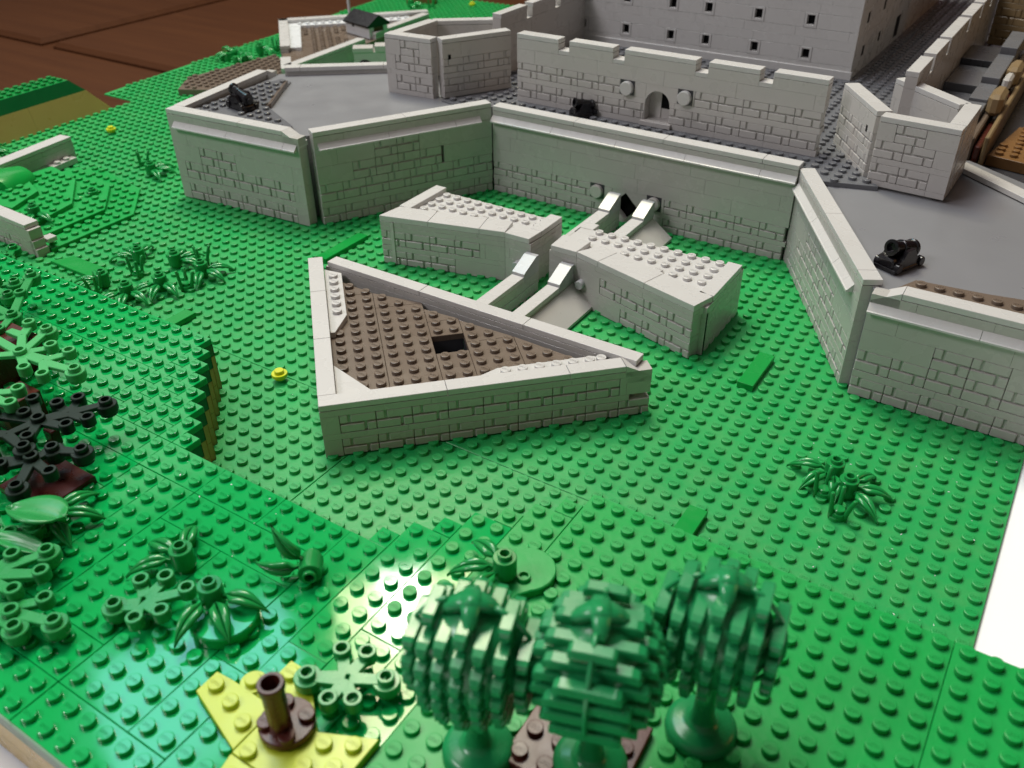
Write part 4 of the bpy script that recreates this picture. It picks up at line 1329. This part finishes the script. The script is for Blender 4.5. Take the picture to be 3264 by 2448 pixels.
rp = RP.build('round_plate', 'yellow', None, (-9, 4.0, .2))
tag(rp, 'yellow green round plate on the ground left of the triangular outwork', 'round plate', 'small yellow green round plates')
for loc, lab in (((-57.2, 28.0, .2), 'yellow green round plate on the ground between the left bank and the left bastion'),
                 ((-58.5, 96.5, .2), 'yellow green round plate far away on the green plate behind the fort')):
    o = rp.copy(); COL.objects.link(o); o.location = Vector(loc) * S; o['label'] = lab

# ================================================================== SMALL PLANTS
def leaf_blade(mb, length=2.0, width=.37, droop=.8, rise=.45, r0=.42, z0=.55, ang=0.0):
    """curved twin-lobed blade growing out of the stalk"""
    n = 9
    ca, sa = math.cos(ang), math.sin(ang)
    for side in (-1, 1):
        V = []; F = []
        for i in range(n):
            t = i / (n - 1)
            r = r0 + length * t
            zc = z0 + rise * math.sin(t * 2.2) - droop * t * t
            wd = width * (math.sin(PI * min(1, .12 + t * .95)) ** .7) * (1 if t < .9 else .7)
            if t < .18: wd = .07
            cr = []
            th = .15 * (1 - .5 * t)
            for (k, hz_) in ((0.03, -.05), (.15, th * .4), (.55, th), (.9, th * .5), (1.0, -.06), (.5, -.1)):
                cr.append((r, side * wd * k, zc + hz_))
            V += cr
        for i in range(n - 1):
            for k in range(6):
                j = (k + 1) % 6
                f = (i * 6 + k, i * 6 + j, i * 6 + 6 + j, i * 6 + 6 + k)
                F.append(f if side > 0 else tuple(reversed(f)))
        F.append(tuple(range(6))); F.append(tuple(range((n - 1) * 6, n * 6)))
        V = [(x * ca - y * sa, x * sa + y * ca, z) for x, y, z in V]
        mb.add(V, F, [True] * (len(F) - 2) + [False] * 2)
def make_bamboo(label, mat='plant', angs=(-50, 2, 50)):
    t = thing('leafy_stalk', label, 'toy plant', group='leafy green stalks')
    mb = MB()
    lathe(mb, [(.38, 0), (.38, .22), (.49, .24), (.5, .28), (.5, 1.17), (.47, 1.2), (.30, 1.2), (.30, 1.38), (.28, 1.41), (.2, 1.41), (.19, 1.0), (.001, 1.0)], 26)
    mb.build('stalk', mat, t)
    for a in angs:
        mb = MB(); leaf_blade(mb, ang=math.radians(a)); mb.build('leaf', mat, t)
    return t
def make_grass(label):
    t = thing('grass_stem', label, 'toy plant', group='upright green grass stems')
    mb = MB(); lathe(mb, [(.42, 0), (.42, .3), (.4, .4), (.3, .4), (.3, .58), (.27, .61)], 22); mb.build('base', 'plant', t)
    for k, (a, ln, tl) in enumerate(((200, 1.75, .12), (320, 1.6, .30), (80, 1.5, .25))):
        ca, sa = math.cos(math.radians(a)), math.sin(math.radians(a))
        mb = MB(); tube(mb, [(.4 * ca, .4 * sa, .05), (.44 * ca, .44 * sa, .5), ((.44 + tl * .5) * ca, (.44 + tl * .5) * sa, 1.1), ((.44 + tl) * ca, (.44 + tl) * sa, ln - .06), ((.44 + tl) * ca, (.44 + tl) * sa, ln)], [.13, .13, .12, .115, .07], 10); mb.build('stem', 'plant', t)
    return t
BG = 'leafy green stalks'
p0 = make_bamboo('leafy green stalk left of the three trees, standing alone on the front hill')
p0.location = Vector((2.0, -12.0, ZH)) * S; p0.rotation_euler.z = math.radians(178)
for (x, y, z, rz, lab) in ((4.95, -12.95, ZH + .4, -30, 'leafy green stalk on a smooth round tile in the front of the hill'),
                           (14.05, -5.45, ZH + .4, -150, 'leafy green stalk on the smooth curved tile behind the trees'),
                           (-5.2, -13.4, ZH, 35, 'leafy green stalk under the broad heart shaped leaf at the left edge'),
                           (23.0, 13.0, 0, -122, 'rear leafy green stalk of the lone clump in front of the right bastion'),
                           (24.0, 12.0, 0, 15, 'near leafy green stalk of the lone clump in front of the right bastion'),
                           (-30, 10, 0, 165, 'rearmost leafy green stalk of the clump left of the triangular outwork'),
                           (-27, 11, 0, 70, 'leafy green stalk at the back right of the clump left of the triangular outwork'),
                           (-24, 11, 0, 0, 'rightmost leafy green stalk of the clump left of the triangular outwork'),
                           (-29, 6, 0, -150, 'leftmost leafy green stalk of the clump left of the triangular outwork'),
                           (-26, 5.8, 0, -52, 'frontmost leafy green stalk of the clump left of the triangular outwork'),
                           (-25, 8, 0, -60, 'central leafy green stalk of the clump left of the triangular outwork'),
                           (-42.4, 9.6, .85, -50, 'leafy green stalk growing on the low green mound'),
                           (-44.0, 22.5, 0, 30, 'leafy green stalk against the left corner of the left bastion'),
                           (-43.0, 15.5, 0, 200, 'leafy green stalk in front of the left face of the left bastion'),
                           (-66.0, 58.0, 0.3, 70, 'leafy green stalk on the far green bank beside the wooden floor'),
                           (-66.5, 91.0, 0, 10, 'leafy green stalk far behind the outwork with the hut')):
    dup(p0, (x, y, z), math.radians(rz), lab, BG)
lying = dup(p0, (6.55, -8.95, ZH + .62), 0, 'leafy green stalk lying on its side on the front hill', BG)
az_ = Vector((.62, -.78, .06)).normalized()
ax_ = (Vector((-.78, -.62, 0)) * .98 + Vector((0, 0, 1)) * .05)
ax_ = (ax_ - az_ * ax_.dot(az_)).normalized()
ay_ = az_.cross(ax_)
lying.rotation_euler = Matrix(((ax_.x, ay_.x, az_.x), (ax_.y, ay_.y, az_.y), (ax_.z, ay_.z, az_.z))).to_euler()
GG = 'upright green grass stems'
g0_ = make_grass('left upright grass stem of the lone clump in front of the right bastion')
g0_.location = Vector((23.0, 11.35, 0)) * S; g0_.rotation_euler.z = .2
for (x, y, z, rz, lab) in ((24.1, 10.2, 0, 20, 'front upright grass stem of the lone clump in front of the right bastion'),
                           (-23.4, 9.0, 0, 60, 'right upright grass stem of the clump left of the triangular outwork'),
                           (-25.4, 12.2, 0, 100, 'rear upright grass stem of the clump left of the triangular outwork'),
                           (-28.2, 8.4, 0, 10, 'middle upright grass stem of the clump left of the triangular outwork'),
                           (-28.4, 4.9, 0, 140, 'left front upright grass stem of the clump left of the triangular outwork'),
                           (-46.5, 23.5, 0, 90, 'upright grass stem against the left corner of the left bastion'),
                           (-65.4, 60.5, .3, 0, 'upright grass stem on the far green bank beside the wooden floor'),
                           (-63.5, 92.5, 0, 30, 'upright grass stem far behind the outwork with the hut')):
    dup(g0_, (x, y, z), math.radians(rz), lab, GG)
# flat bushy plates on the far banks
for (x, y, r, lab) in ((-67.5, 56.0, 2.2, 'low heap of green leaf plates on the far edge beside the wooden floor'), (-61.5, 10.0, 2.0, 'low heap of green leaf plates at the foot of the left tan bank'), (-61.0, 16.0, 1.8, 'dark green bumps on the ground under the left tan bank')):
    mb = MB()
    for k in range(9):
        a = rnd.random() * 6.28; d_ = rnd.random() * r
        lathe(mb, [(.5, 0), (.5, .3 + rnd.random() * .5), (.4, .8 + rnd.random() * .3), (.25, 1.0)], 12, at=(d_ * math.cos(a), d_ * math.sin(a) * 1.5, 0))
        leaf_blade(mb, ang=a, r0=d_, z0=.8)
    tag(mb.build('green_bush', 'green', None, (x, y, 0.02)), lab, 'toy bush')
mb = MB(); box(mb, -2.4, 2.4, -.8, .8, 0, 1.6, .1); box(mb, -1.2, 2.0, -.6, .6, 1.6, 2.6, .2)
tag(mb.build('beige_brick', 'beige', None, (-67.0, 94.5, .1), .5), 'beige block on the far green plate at the top edge', 'brick')

# ================================================================== LEAF PLATES (flat branching pieces with hollow knobs)
def leaf_plate(name, label, mat, nodes, bars, z, big=(), group=None, th=.2):
    """nodes: plan points of the knobs; bars: pairs of node indices or points joined by flat arms"""
    t = thing(name, label, 'leaf plate', (nodes[0][0], nodes[0][1], z), 0, group)
    ox, oy = nodes[0][0], nodes[0][1]
    mb = MB()
    for b in bars:
        p, q_ = [np.array(nodes[k] if isinstance(k, int) else k, float) - (ox, oy) for k in b[:2]]
        w0, w1 = b[2] if len(b) > 2 else (.27, .22)
        w0, w1 = (w0 * .8, w1 * .8) if len(b) > 2 else (w0, w1)
        d = q_ - p; l = np.linalg.norm(d)
        if l < .05: continue
        d = d / l; nn = np.array((-d[1], d[0]))
        zo = rnd.random() * .012
        poly = [p - nn * w0, q_ - nn * w1, q_ + nn * w1, p + nn * w0]
        prism(mb, poly, -th / 2 - zo, th / 2 + zo, c=.03)
    mb.build('branch', mat, t)
    for i, nd in enumerate(nodes):
        mb = MB()
        x, y = nd[0] - ox, nd[1] - oy
        zt_ = .34
        if i in big:
            lathe(mb, [(.42, -.55), (.42, -.38), (.5, -.36), (.52, -.3), (.52, .04), (.49, .08), (.32, .08), (.32, zt_ - .03), (.29, zt_), (.21, zt_), (.2, .0), (.001, .0)], 26, at=(x, y, 0))
        else:
            lathe(mb, [(.30, -.22), (.34, -.18), (.35, zt_ - .04), (.32, zt_), (.22, zt_), (.21, .02), (.001, .02)], 26, at=(x, y, 0))
        mb.build('knob', mat, t)
    return t
LP = 'flat branching leaf plates'
hub = (-16.6, -6.1)
leaf_plate('leaf_plate', 'pale bright green branching leaf plate over the red brown pieces at the left edge', 'brightleaf',
    [(-15.56, -7.45), (-17.84, -5.42), (-16.47, -5.26), (-14.66, -6.21), (-13.31, -6.05), (-11.61, -6.95), (-12.53, -8.15), (-13.89, -8.3), (-18.3, -9.0), (-19.3, -7.2), (-17.0, -9.7), (-15.6, -9.9)],
    [(0, (-17.2, -6.3)), ((-17.2, -6.3), 1), ((-17.2, -6.3), (-18.3, -6.4)), (0, 2), (0, 3), (0, (-13.9, -7.2), (.34, .46)), ((-13.9, -7.2), 4), ((-13.6, -7.3), 5), ((-13.9, -7.2), 6), (0, 7), (0, 9), (0, (-17.0, -8.7)), ((-17.0, -8.7), 8), ((-17, -8.7), 10), ], 6.0, (5, 2, 10), LP)
leaf_plate('leaf_plate', 'bright green branching leaf plate in the left edge, nearest above the charcoal leaf plate', 'brightleaf',
    [(-13.6, -10.6), (-12.4, -9.6), (-11.6, -10.55), (-12.0, -12.2), (-14.9, -9.8), (-15.0, -11.8), (-13.4, -12.9)],
    [(0, 1), (0, 2), (0, 3), (0, 4), (0, 5), (0, 6)], 6.0, (3, 5), LP)
leaf_plate('leaf_plate', 'charcoal branching leaf plate at the left edge of the front hill', 'blackleaf',
    [(-9.9, -10.3), (-11.6, -9.45), (-10.2, -9.05), (-9.7, -8.2), (-8.3, -7.65), (-7.85, -9.0), (-8.25, -9.9), (-9.0, -11.45), (-10.9, -10.4), (-8.5, -12.0), (-11.4, -12.4), (-12.2, -11.2)],
    [(0, 1), (0, (-9.2, -9.15), (.36, .48)), ((-9.2, -9.15), 2), ((-9.2, -9.15), 3), ((-9.2, -9.15), 4), ((-9.2, -9.15), 5), (0, 6), (0, 7), (0, 8), (0, (-10.2, -11.8)), ((-10.2, -11.8), 9), ((-10.2, -11.8), 10), (0, 11)], 5.6, (4, 9), LP)
leaf_plate('leaf_plate', 'charcoal branching leaf plate lying lower, beside the dark red tile', 'blackleaf',
    [(-7.9, -12.1), (-7.7, -11.15), (-6.4, -10.5), (-6.2, -12.3), (-6.6, -13.7), (-8.6, -13.2), (-9.6, -13.4)],
    [(0, 1), (1, 2), (0, 3), (0, 4), (0, 5), (0, 6)], 5.3, (2, 4, 1), LP)
leaf_plate('leaf_plate', 'dark green branching leaf plate above the bright leaf plate at the left edge', 'leaf',
    [(-20.4, -5.0), (-22.3, -3.2), (-24.0, -1.4), (-23.6, -4.8), (-21.4, -6.9), (-19.4, -6.4), (-25.2, -3.0)],
    [(0, 1), (1, 2), (0, 3), (0, 4), (0, 5), (3, 6)], 5.6, (0, 2), LP)
leaf_plate('leaf_plate', 'flat green leaf plate with raised knobs at the left edge beside the short wall stub', 'green',
    [(-29.0, -0.8), (-30.8, 0.4), (-30.0, -2.6), (-33.0, 1.8), (-34.2, 3.0), (-32.2, -1.0), (-35.5, 2.0)],
    [(0, 1), (0, 2), (1, 3), (3, 4), (1, 5), (3, 6)], 3.0, (0, 1, 3, 4), LP)
leaf_plate('leaf_plate', 'mid green branching leaf plate in the lower left corner of the picture', 'leaf',
    [(-1.6, -16.0), (-3.5, -16.05), (-2.5, -15.15), (-1.65, -17.2), (-4.4, -17.6), (-2.8, -18.6)],
    [((-3.4, -17.2), 0, (.4, .3)), ((-3.4, -17.2), 1), ((-3.4, -17.0), 2), ((-3.2, -17.4), 3), ((-3.4, -17.2), 4), ((-3.4, -17.2), 5)], 4.75, (2,), LP)
leaf_plate('leaf_plate', 'lower mid green branching leaf plate nearest the front edge of the hill', 'leaf',
    [(-.45, -16.7), (-1.0, -17.8), (.85, -17.2), (-.2, -18.2), (-2.0, -18.9), (-1.5, -19.6)],
    [((-1.7, -18.0), 0), ((-1.7, -18.0), 1), ((-1.1, -17.8), 2), ((-1.6, -18.2), 3), ((-1.7, -18.0), 4), ((-1.7, -18.0), 5)], 4.5, (2, 3), LP)
leaf_plate('leaf_plate', 'green branching leaf plate beside the round tile in the front of the hill', 'leaf',
    [(1.98, -15.35), (1.86, -13.95), (2.56, -13.28), (3.8, -13.25), (3.86, -14.6), (3.3, -15.4)],
    [(0, (2.75, -14.75), (.32, .44)), ((2.6, -14.4), 1), ((2.7, -14.4), 2), ((2.8, -14.5), 3), ((2.75, -14.6), 4), ((2.75, -14.8), 5)], 4.35, (0,), LP)
leaf_plate('leaf_plate', 'green branching leaf plate above the lime plates, left of the three trees', 'leaf',
    [(12.24, -14.15), (10.85, -13.75), (11.2, -12.25), (12.1, -11.85), (13.4, -12.35), (13.0, -13.7)],
    [((12.1, -13.1), 0), ((12.1, -13.1), 1, (.42, .3)), ((12.0, -13.0), 2), ((12.1, -12.9), 3), ((12.2, -13.0), 4), ((12.2, -13.2), 5)], 4.45, (1, 4), LP)

leaf_plate('leaf_plate', 'black green branching leaf plate cut by the left edge, under the bright green ones', 'blackleaf',
    [(-12.9, -12.6), (-11.9, -13.6), (-13.9, -11.6), (-12.0, -11.6), (-13.6, -13.8), (-10.9, -12.9)],
    [(0, 1), (0, 2), (0, 3), (0, 4), (0, 5)], 4.9, (1, 4), LP)
leaf_plate('leaf_plate', 'bright green branching leaf plate at the left edge, behind the big bright one', 'brightleaf',
    [(-21.6, -7.0), (-20.2, -7.6), (-22.6, -6.0), (-20.4, -8.9), (-23.4, -7.6), (-19.4, -9.3)],
    [(0, 1), (0, 2), (1, 3), (0, 4), (1, 5)], 5.2, (2, 3), LP)
leaf_plate('leaf_plate', 'dark green knobbed leaf plate at the left edge, behind the front hill', 'leaf',
    [(-27.2, -2.6), (-26.2, -1.5), (-28.3, -1.6), (-26.0, -3.6), (-28.4, -3.8), (-25.0, -2.7)],
    [(0, 1), (0, 2), (0, 3), (0, 4), (0, 5)], 4.5, (1, 5), LP)
leaf_plate('leaf_plate', 'mid green leaf plate under the heart shaped leaf at the left edge', 'leaf',
    [(-6.2, -15.6), (-5.2, -15.2), (-7.2, -14.9), (-5.4, -16.6), (-7.0, -16.8), (-4.9, -14.4)],
    [(0, 1), (0, 2), (0, 3), (0, 4), (1, 5)], 4.4, (3, 5), LP)
# broad heart shaped leaf and thick round knobs at the left edge
def broad_leaf(label, loc, rz, tilt, L=2.9, Wd=1.05):
    mb = MB(); V = []; F = []
    n = 12; m = 8
    for i in range(n + 1):
        t = i / n
        wd = Wd * (math.sin(PI * t ** .75) ** .8) + .02
        for j in range(m + 1):
            s_ = -1 + 2 * j / m
            z = .28 * math.sin(t * 2.6) + .12 * (1 - abs(s_)) * -1 + .18 * (abs(s_) ** 1) * (1 - abs(s_) * .55) * 1.6
            if j == m // 2: z -= .08
            V.append((L * t, s_ * wd, z))
    for i in range(n):
        for j in range(m):
            a = i * (m + 1) + j
            F.append((a, a + m + 1, a + m + 2, a + 1))
    k = len(V)
    V += [(x, y, z - .12) for x, y, z in V]
    F += [tuple(reversed([v + k for v in f])) for f in F]
    rim = [i * (m + 1) for i in range(n + 1)] + [n * (m + 1) + j for j in range(1, m + 1)] + [i * (m + 1) + m for i in range(n - 1, -1, -1)] + [j for j in range(m - 1, 0, -1)]
    for a, b in zip(rim, rim[1:] + rim[:1]): F.append((b, a, a + k, b + k))
    mb.add(V, F, True)
    o = mb.build('broad_leaf', 'leaf', None, loc, rz)
    o.rotation_euler = (tilt[0], tilt[1], rz)
    tag(o, label, 'toy leaf')
broad_leaf('broad pale green heart shaped leaf with a middle crease at the left edge', (-3.3, -13.6, 5.15), math.radians(202), (.2, .05))
broad_leaf('narrower green leaf lying flat under the heart shaped leaf', (-2.9, -15.1, 4.5), math.radians(196), (.1, 0), 3.0, .5)
for (x, y, z, lab) in ((-8.2, -15.2, 5.0, 'fat round green knob cut by the left edge, above the broad leaf'), (-6.5, -16.3, 4.6, 'round green knob at the left edge below the broad leaf')):
    mb = MB(); lathe(mb, [(.62, -.9), (.72, -.6), (.72, -.1), (.66, 0), (.40, 0), (.40, .28), (.36, .34)], 26)
    tag(mb.build('round_brick', 'leaf', None, (x, y, z)), lab, 'round piece')

# red brown pieces under the leaf plates
def rb(poly, z0, z1, label, mat='dkred', st=False):
    mb = MB(); prism(mb, poly, z0, z1, c=.03)
    if st: studs(mb, gridstuds(poly, z1, margin=.3), near=75, mid=90)
    tag(mb.build('brown_plate' if mat != 'lime' else 'lime_plate', mat), label, 'plate')
rb([(-6.0, -10.5), (-9.3, -10.5), (-9.3, -13.4), (-6.0, -13.4)], 3.62, 4.02, 'smooth dark red tile under the charcoal leaf plates')
rb([(-17.2, -5.4), (-20.5, -5.4), (-20.5, -8.6), (-17.2, -8.6)], 3.62, 5.6, 'red brown brick behind the bright leaf plate at the left edge', 'brown')
rb([(-12.9, -8.4), (-14.6, -8.4), (-14.6, -10.4), (-12.9, -10.4)], 3.62, 5.2, 'dark brown post under the bright leaf plate', 'brown')
rb([(-9.0, -14.2), (-10.9, -14.2), (-10.9, -16.1), (-9.0, -16.1)], 3.62, 4.5, 'lime plate corner showing below the charcoal leaf plate at the left edge', 'lime', True)
mb = MB(); box(mb, -.35, .35, -.25, .25, 0, .9, .05)
tag(mb.build('red_brick', 'dkred', None, (-10.4, -9.7, 3.65)), 'tiny dark red brick peeping out between the charcoal leaf arms', 'brick')

# ================================================================== LIME PLATES with brown stump
lime = thing('lime_patch', 'patch of lime wedge plates around a brown tree stump in the front of the hill', 'plate patch')
mb = MB()
z0, z1 = ZH + .005, ZH + .4
for poly in ([(7.5, -16.15), (7.5, -15.15), (8.35, -15.1), (10.45, -15.15), (10.45, -17.0), (10.45, -17.1)],
             [(9.5, -15.1), (9.5, -13.3), (10.45, -13.3), (12.4, -15.0), (10.5, -15.1)],
             [(10.5, -15.12), (12.45, -15.02), (14.45, -14.1), (14.45, -15.45), (12.4, -17.2), (10.5, -17.2)],
             [(10.5, -17.25), (12.4, -17.25), (14.4, -15.5), (14.4, -17.3), (12.6, -18.6), (10.8, -18.6)]):
    prism(mb, poly, z0, z1, c=.02)
studs(mb, [(x, y, z1) for x, y in ((8, -15.62), (9, -15.85), (10, -16.2), (9.98, -13.8), (9.98, -14.7), (11, -16.9), (12, -17.7), (11.1, -17.9), (13, -15.3), (13.9, -14.8), (13, -16.3), (13.9, -15.8), (12.9, -17.4), (13.9, -16.8), (11, -15.7))], near=80, mid=90)
mb.build('wedge_plates', 'lime', lime)
mb = MB(); lathe(mb, [(.42, 0), (.42, .18), (.49, .2), (.5, .38), (.48, .4)], 24, at=(9.0, -14.75, ZH + .005)); lathe(mb, [(.3, .39), (.3, .58), (.27, .61)], 24, at=(9.0, -14.75, ZH), capb=False); mb.build('round_plate', 'lime', lime)
stp = thing('stump', 'reddish brown hollow post on a round two stud base over the lime plates', 'tree stump', (11.45, -15.45, ZH + .4))
mb = MB(); lathe(mb, [(.9, 0), (.9, .05), (.98, .08), (1.0, .12), (1.0, .36), (.97, .4)], 32); studs(mb, [(-.5, .5, .4), (.5, .5, .4), (-.5, -.5, .4), (.5, -.5, .4)], cull=False); mb.build('round_base', 'brown', stp)
mb = MB(); lathe(mb, [(.34, .38), (.40, .42), (.40, 2.55), (.47, 2.6), (.47, 2.82), (.44, 2.86), (.33, 2.86), (.31, 2.8), (.27, 2.1), (.001, 2.1)], 28, at=(0.05, -.3, 0)); mb.build('post', 'brown', stp)

# ================================================================== SMOOTH CURVED TILES on the hill
def arc(cx, cy, r, a0, a1, n=14): return [(cx + r * math.cos(math.radians(a0 + (a1 - a0) * i / n)), cy + r * math.sin(math.radians(a0 + (a1 - a0) * i / n))) for i in range(n + 1)]
mb = MB()
poly = arc(14.55, -4.55, 1.25, 140, -50, 22) + [(15.0, -6.0), (14.9, -7.0), (14.6, -8.4), (13.2, -8.2), (13.25, -6.0)]
prism(mb, poly, ZH + .005, ZH + .42, c=.05)
lathe(mb, [(.3, .4), (.3, .56), (.27, .6), (.2, .6), (.19, .45), (.001, .45)], 24, at=(14.75, -5.1, ZH), capb=False)
tag(mb.build('curved_tile', 'hillmatte'), 'smooth green curved tile with one hollow knob behind the trees', 'tile')
mb = MB(); lathe(mb, [(1.3, 0), (1.36, .05), (1.38, .55), (1.33, .62)], 40, at=(5.75, -13.15, ZH + .005))
tag(mb.build('round_tile', 'hill'), 'glossy green round tile under the leafy stalk in the front of the hill', 'tile')
mb = MB()
poly = [(18.4, -8.6), (22.2, -8.6), (22.2, -12.5), (18.4, -12.5)]
poly = [(18.3, -8.9), (22.3, -8.6), (22.4, -10.5), (22.3, -12.4), (18.4, -12.4)]
prism(mb, poly, ZH + .005, ZH + .4, c=.04)
studs(mb, gridstuds(poly, ZH + .4, org=(18.85, -10.9), margin=.35), near=80, mid=90)
tag(mb.build('brown_plate', 'brown'), 'reddish brown studded plate under the middle tree', 'plate')

# ================================================================== TREES
def make_tree(label):
    t = thing('tree', label, 'toy tree', group='round topped toy trees')
    mb = MB()
    sm_lathe(mb, [(.001, 0), (1.16, 0), (1.24, .05), (1.27, .18), (1.24, .36), (1.14, .50), (.98, .57), (.70, .62), (.50, .70), (.42, .86), (.37, 1.3), (.36, 2.2), (.45, 3.2)], 40)
    mb.build('trunk', 'tree', t)
    # crown: bars of leaves along local x, stacked in tiers, cut to an egg shape
    RZ, RX, ZC = 2.42, 2.05, 5.35
    mb = MB()
    sm_lathe(mb, [(.001, -RZ * .86)] + [(RX * .84 * math.cos(a), RZ * .84 * math.sin(a)) for a in np.linspace(-1.3, 1.35, 14)] + [(.001, RZ * .84)], 28, at=(0, 0, ZC))
    mb.build('crown_core', 'tree', t)
    ny = 7; tiers = 7
    mb = MB()
    for iy in range(ny):
        y = (iy - (ny - 1) / 2) * .595
        for it in range(tiers):
            zc = -RZ + .30 + (it + (.5 if iy % 2 else 0)) * (2 * RZ - .5) / tiers
            e = 1 - (abs(y) / (RX + .20)) ** 2.0 - (zc / RZ) ** 2
            if e <= 0.03: continue
            xl = RX * math.sqrt(e) + .08
            wy, hz_ = .205, .19
            drop = .06
            for s_ in (-1, 1):
                V = []; F = []
                st_ = ((0, 1, 0), (.80, 1, -.2), (.95, .9, -1.2), (1.0, .55, -2.4))
                for u, tp, dd in st_:
                    x = s_ * xl * u
                    w_ = wy * (1 if u < .9 else (.86 if u < .99 else .6)); h_ = hz_ * tp
                    for (a, b) in ((-1, -.8), (-.85, -1), (.85, -1), (1, -.8), (1, .8), (.85, 1), (-.85, 1), (-1, .8)):
                        V.append((x, y + a * w_, zc + drop * dd + b * h_))
                m = len(st_) - 1
                for k in range(m):
                    for c_ in range(8):
                        d_ = (c_ + 1) % 8
                        f = (k * 8 + c_, k * 8 + d_, k * 8 + 8 + d_, k * 8 + 8 + c_)
                        F.append(f if s_ > 0 else tuple(reversed(f)))
                F.append(tuple(range(m * 8, m * 8 + 8)) if s_ > 0 else tuple(reversed(range(m * 8, m * 8 + 8))))
                mb.add([(a, b, c_ + ZC) for a, b, c_ in V], F, False)
    # seam ribs on both flanks
    for s_ in (-1, 1):
        pts_ = [(0, s_ * (RX + .02) * math.cos(a), ZC + RZ * math.sin(a)) for a in np.linspace(-1.2, 1.2, 12)]
        tube(mb, pts_, .085, 8)
    mb.build('crown', 'tree', t)
    mb = MB()
    for k in range(4):
        a = PI / 2 * k + .2
        V = []
        for (r_, w_, z_) in ((0, .30, 2.50), (.35, .28, 2.46), (.7, .2, 2.26), (.86, .1, 2.1)):
            for (s_, dz) in ((-1, 0), (1, 0), (1, -.3), (-1, -.3)):
                V.append((r_ * math.cos(a) - s_ * w_ * math.sin(a), r_ * math.sin(a) + s_ * w_ * math.cos(a), ZC + z_ + dz))
        F = []
        for i in range(3):
            for c_ in range(4):
                d_ = (c_ + 1) % 4
                F.append((i * 4 + c_, i * 4 + 4 + c_, i * 4 + 4 + d_, i * 4 + d_))
        F.append((12, 13, 14, 15))
        mb.add(V, F, [True] * 12 + [False])
    mb.build('top_sprig', 'tree', t)
    return t
TG = 'round topped toy trees'
t0 = make_tree('left tree of the three round toy trees at the bottom, its leaves in slanting columns')
t0.location = Vector((17.5, -12.45, ZH)) * S; t0.rotation_euler.z = math.radians(-72)
dup(t0, (21.1, -11.05, ZH + .4), math.radians(18), 'middle one of three round toy trees, its leaves in flat rows', TG)
dup(t0, (23.65, -7.55, ZH), math.radians(-80), 'right tree of the three round toy trees, its leaves stacked in straight columns', TG)

# ================================================================== DUST
mb = MB()
for _ in range(150):
    if rnd.random() < .75: x, y, z = rnd.uniform(-8, 31), rnd.uniform(3, 21), 0.012
    else: x, y, z = rnd.uniform(-8, 30), rnd.uniform(-15, -7), ZH + .02
    if z < 1 and (in_hill(x, y) or -14 < x < 12.6 and y > 12.5 or (x - y < 13.8 and x + y < 40 and y - x < 27 and x + y > -2 and y < 14)): continue
    if abs(x - round(x)) < .33 and abs(y - round(y)) < .33: z += .215
    r_ = rnd.uniform(.015, .04); a = rnd.random() * 3
    dx, dy = math.cos(a) * r_, math.sin(a) * r_
    k_ = rnd.uniform(1, 2.6)
    mb.add([(x - dx * k_, y - dy * k_, z), (x + dy, y - dx, z + .01), (x + dx * k_, y + dy * k_, z), (x - dy, y + dx, z + .015)], [(0, 1, 2, 3)])
o = mb.build('dust', 'whitewall')
o['kind'] = 'stuff'; tag(o, 'scattered specks of pale dust on the green plates', 'dust')
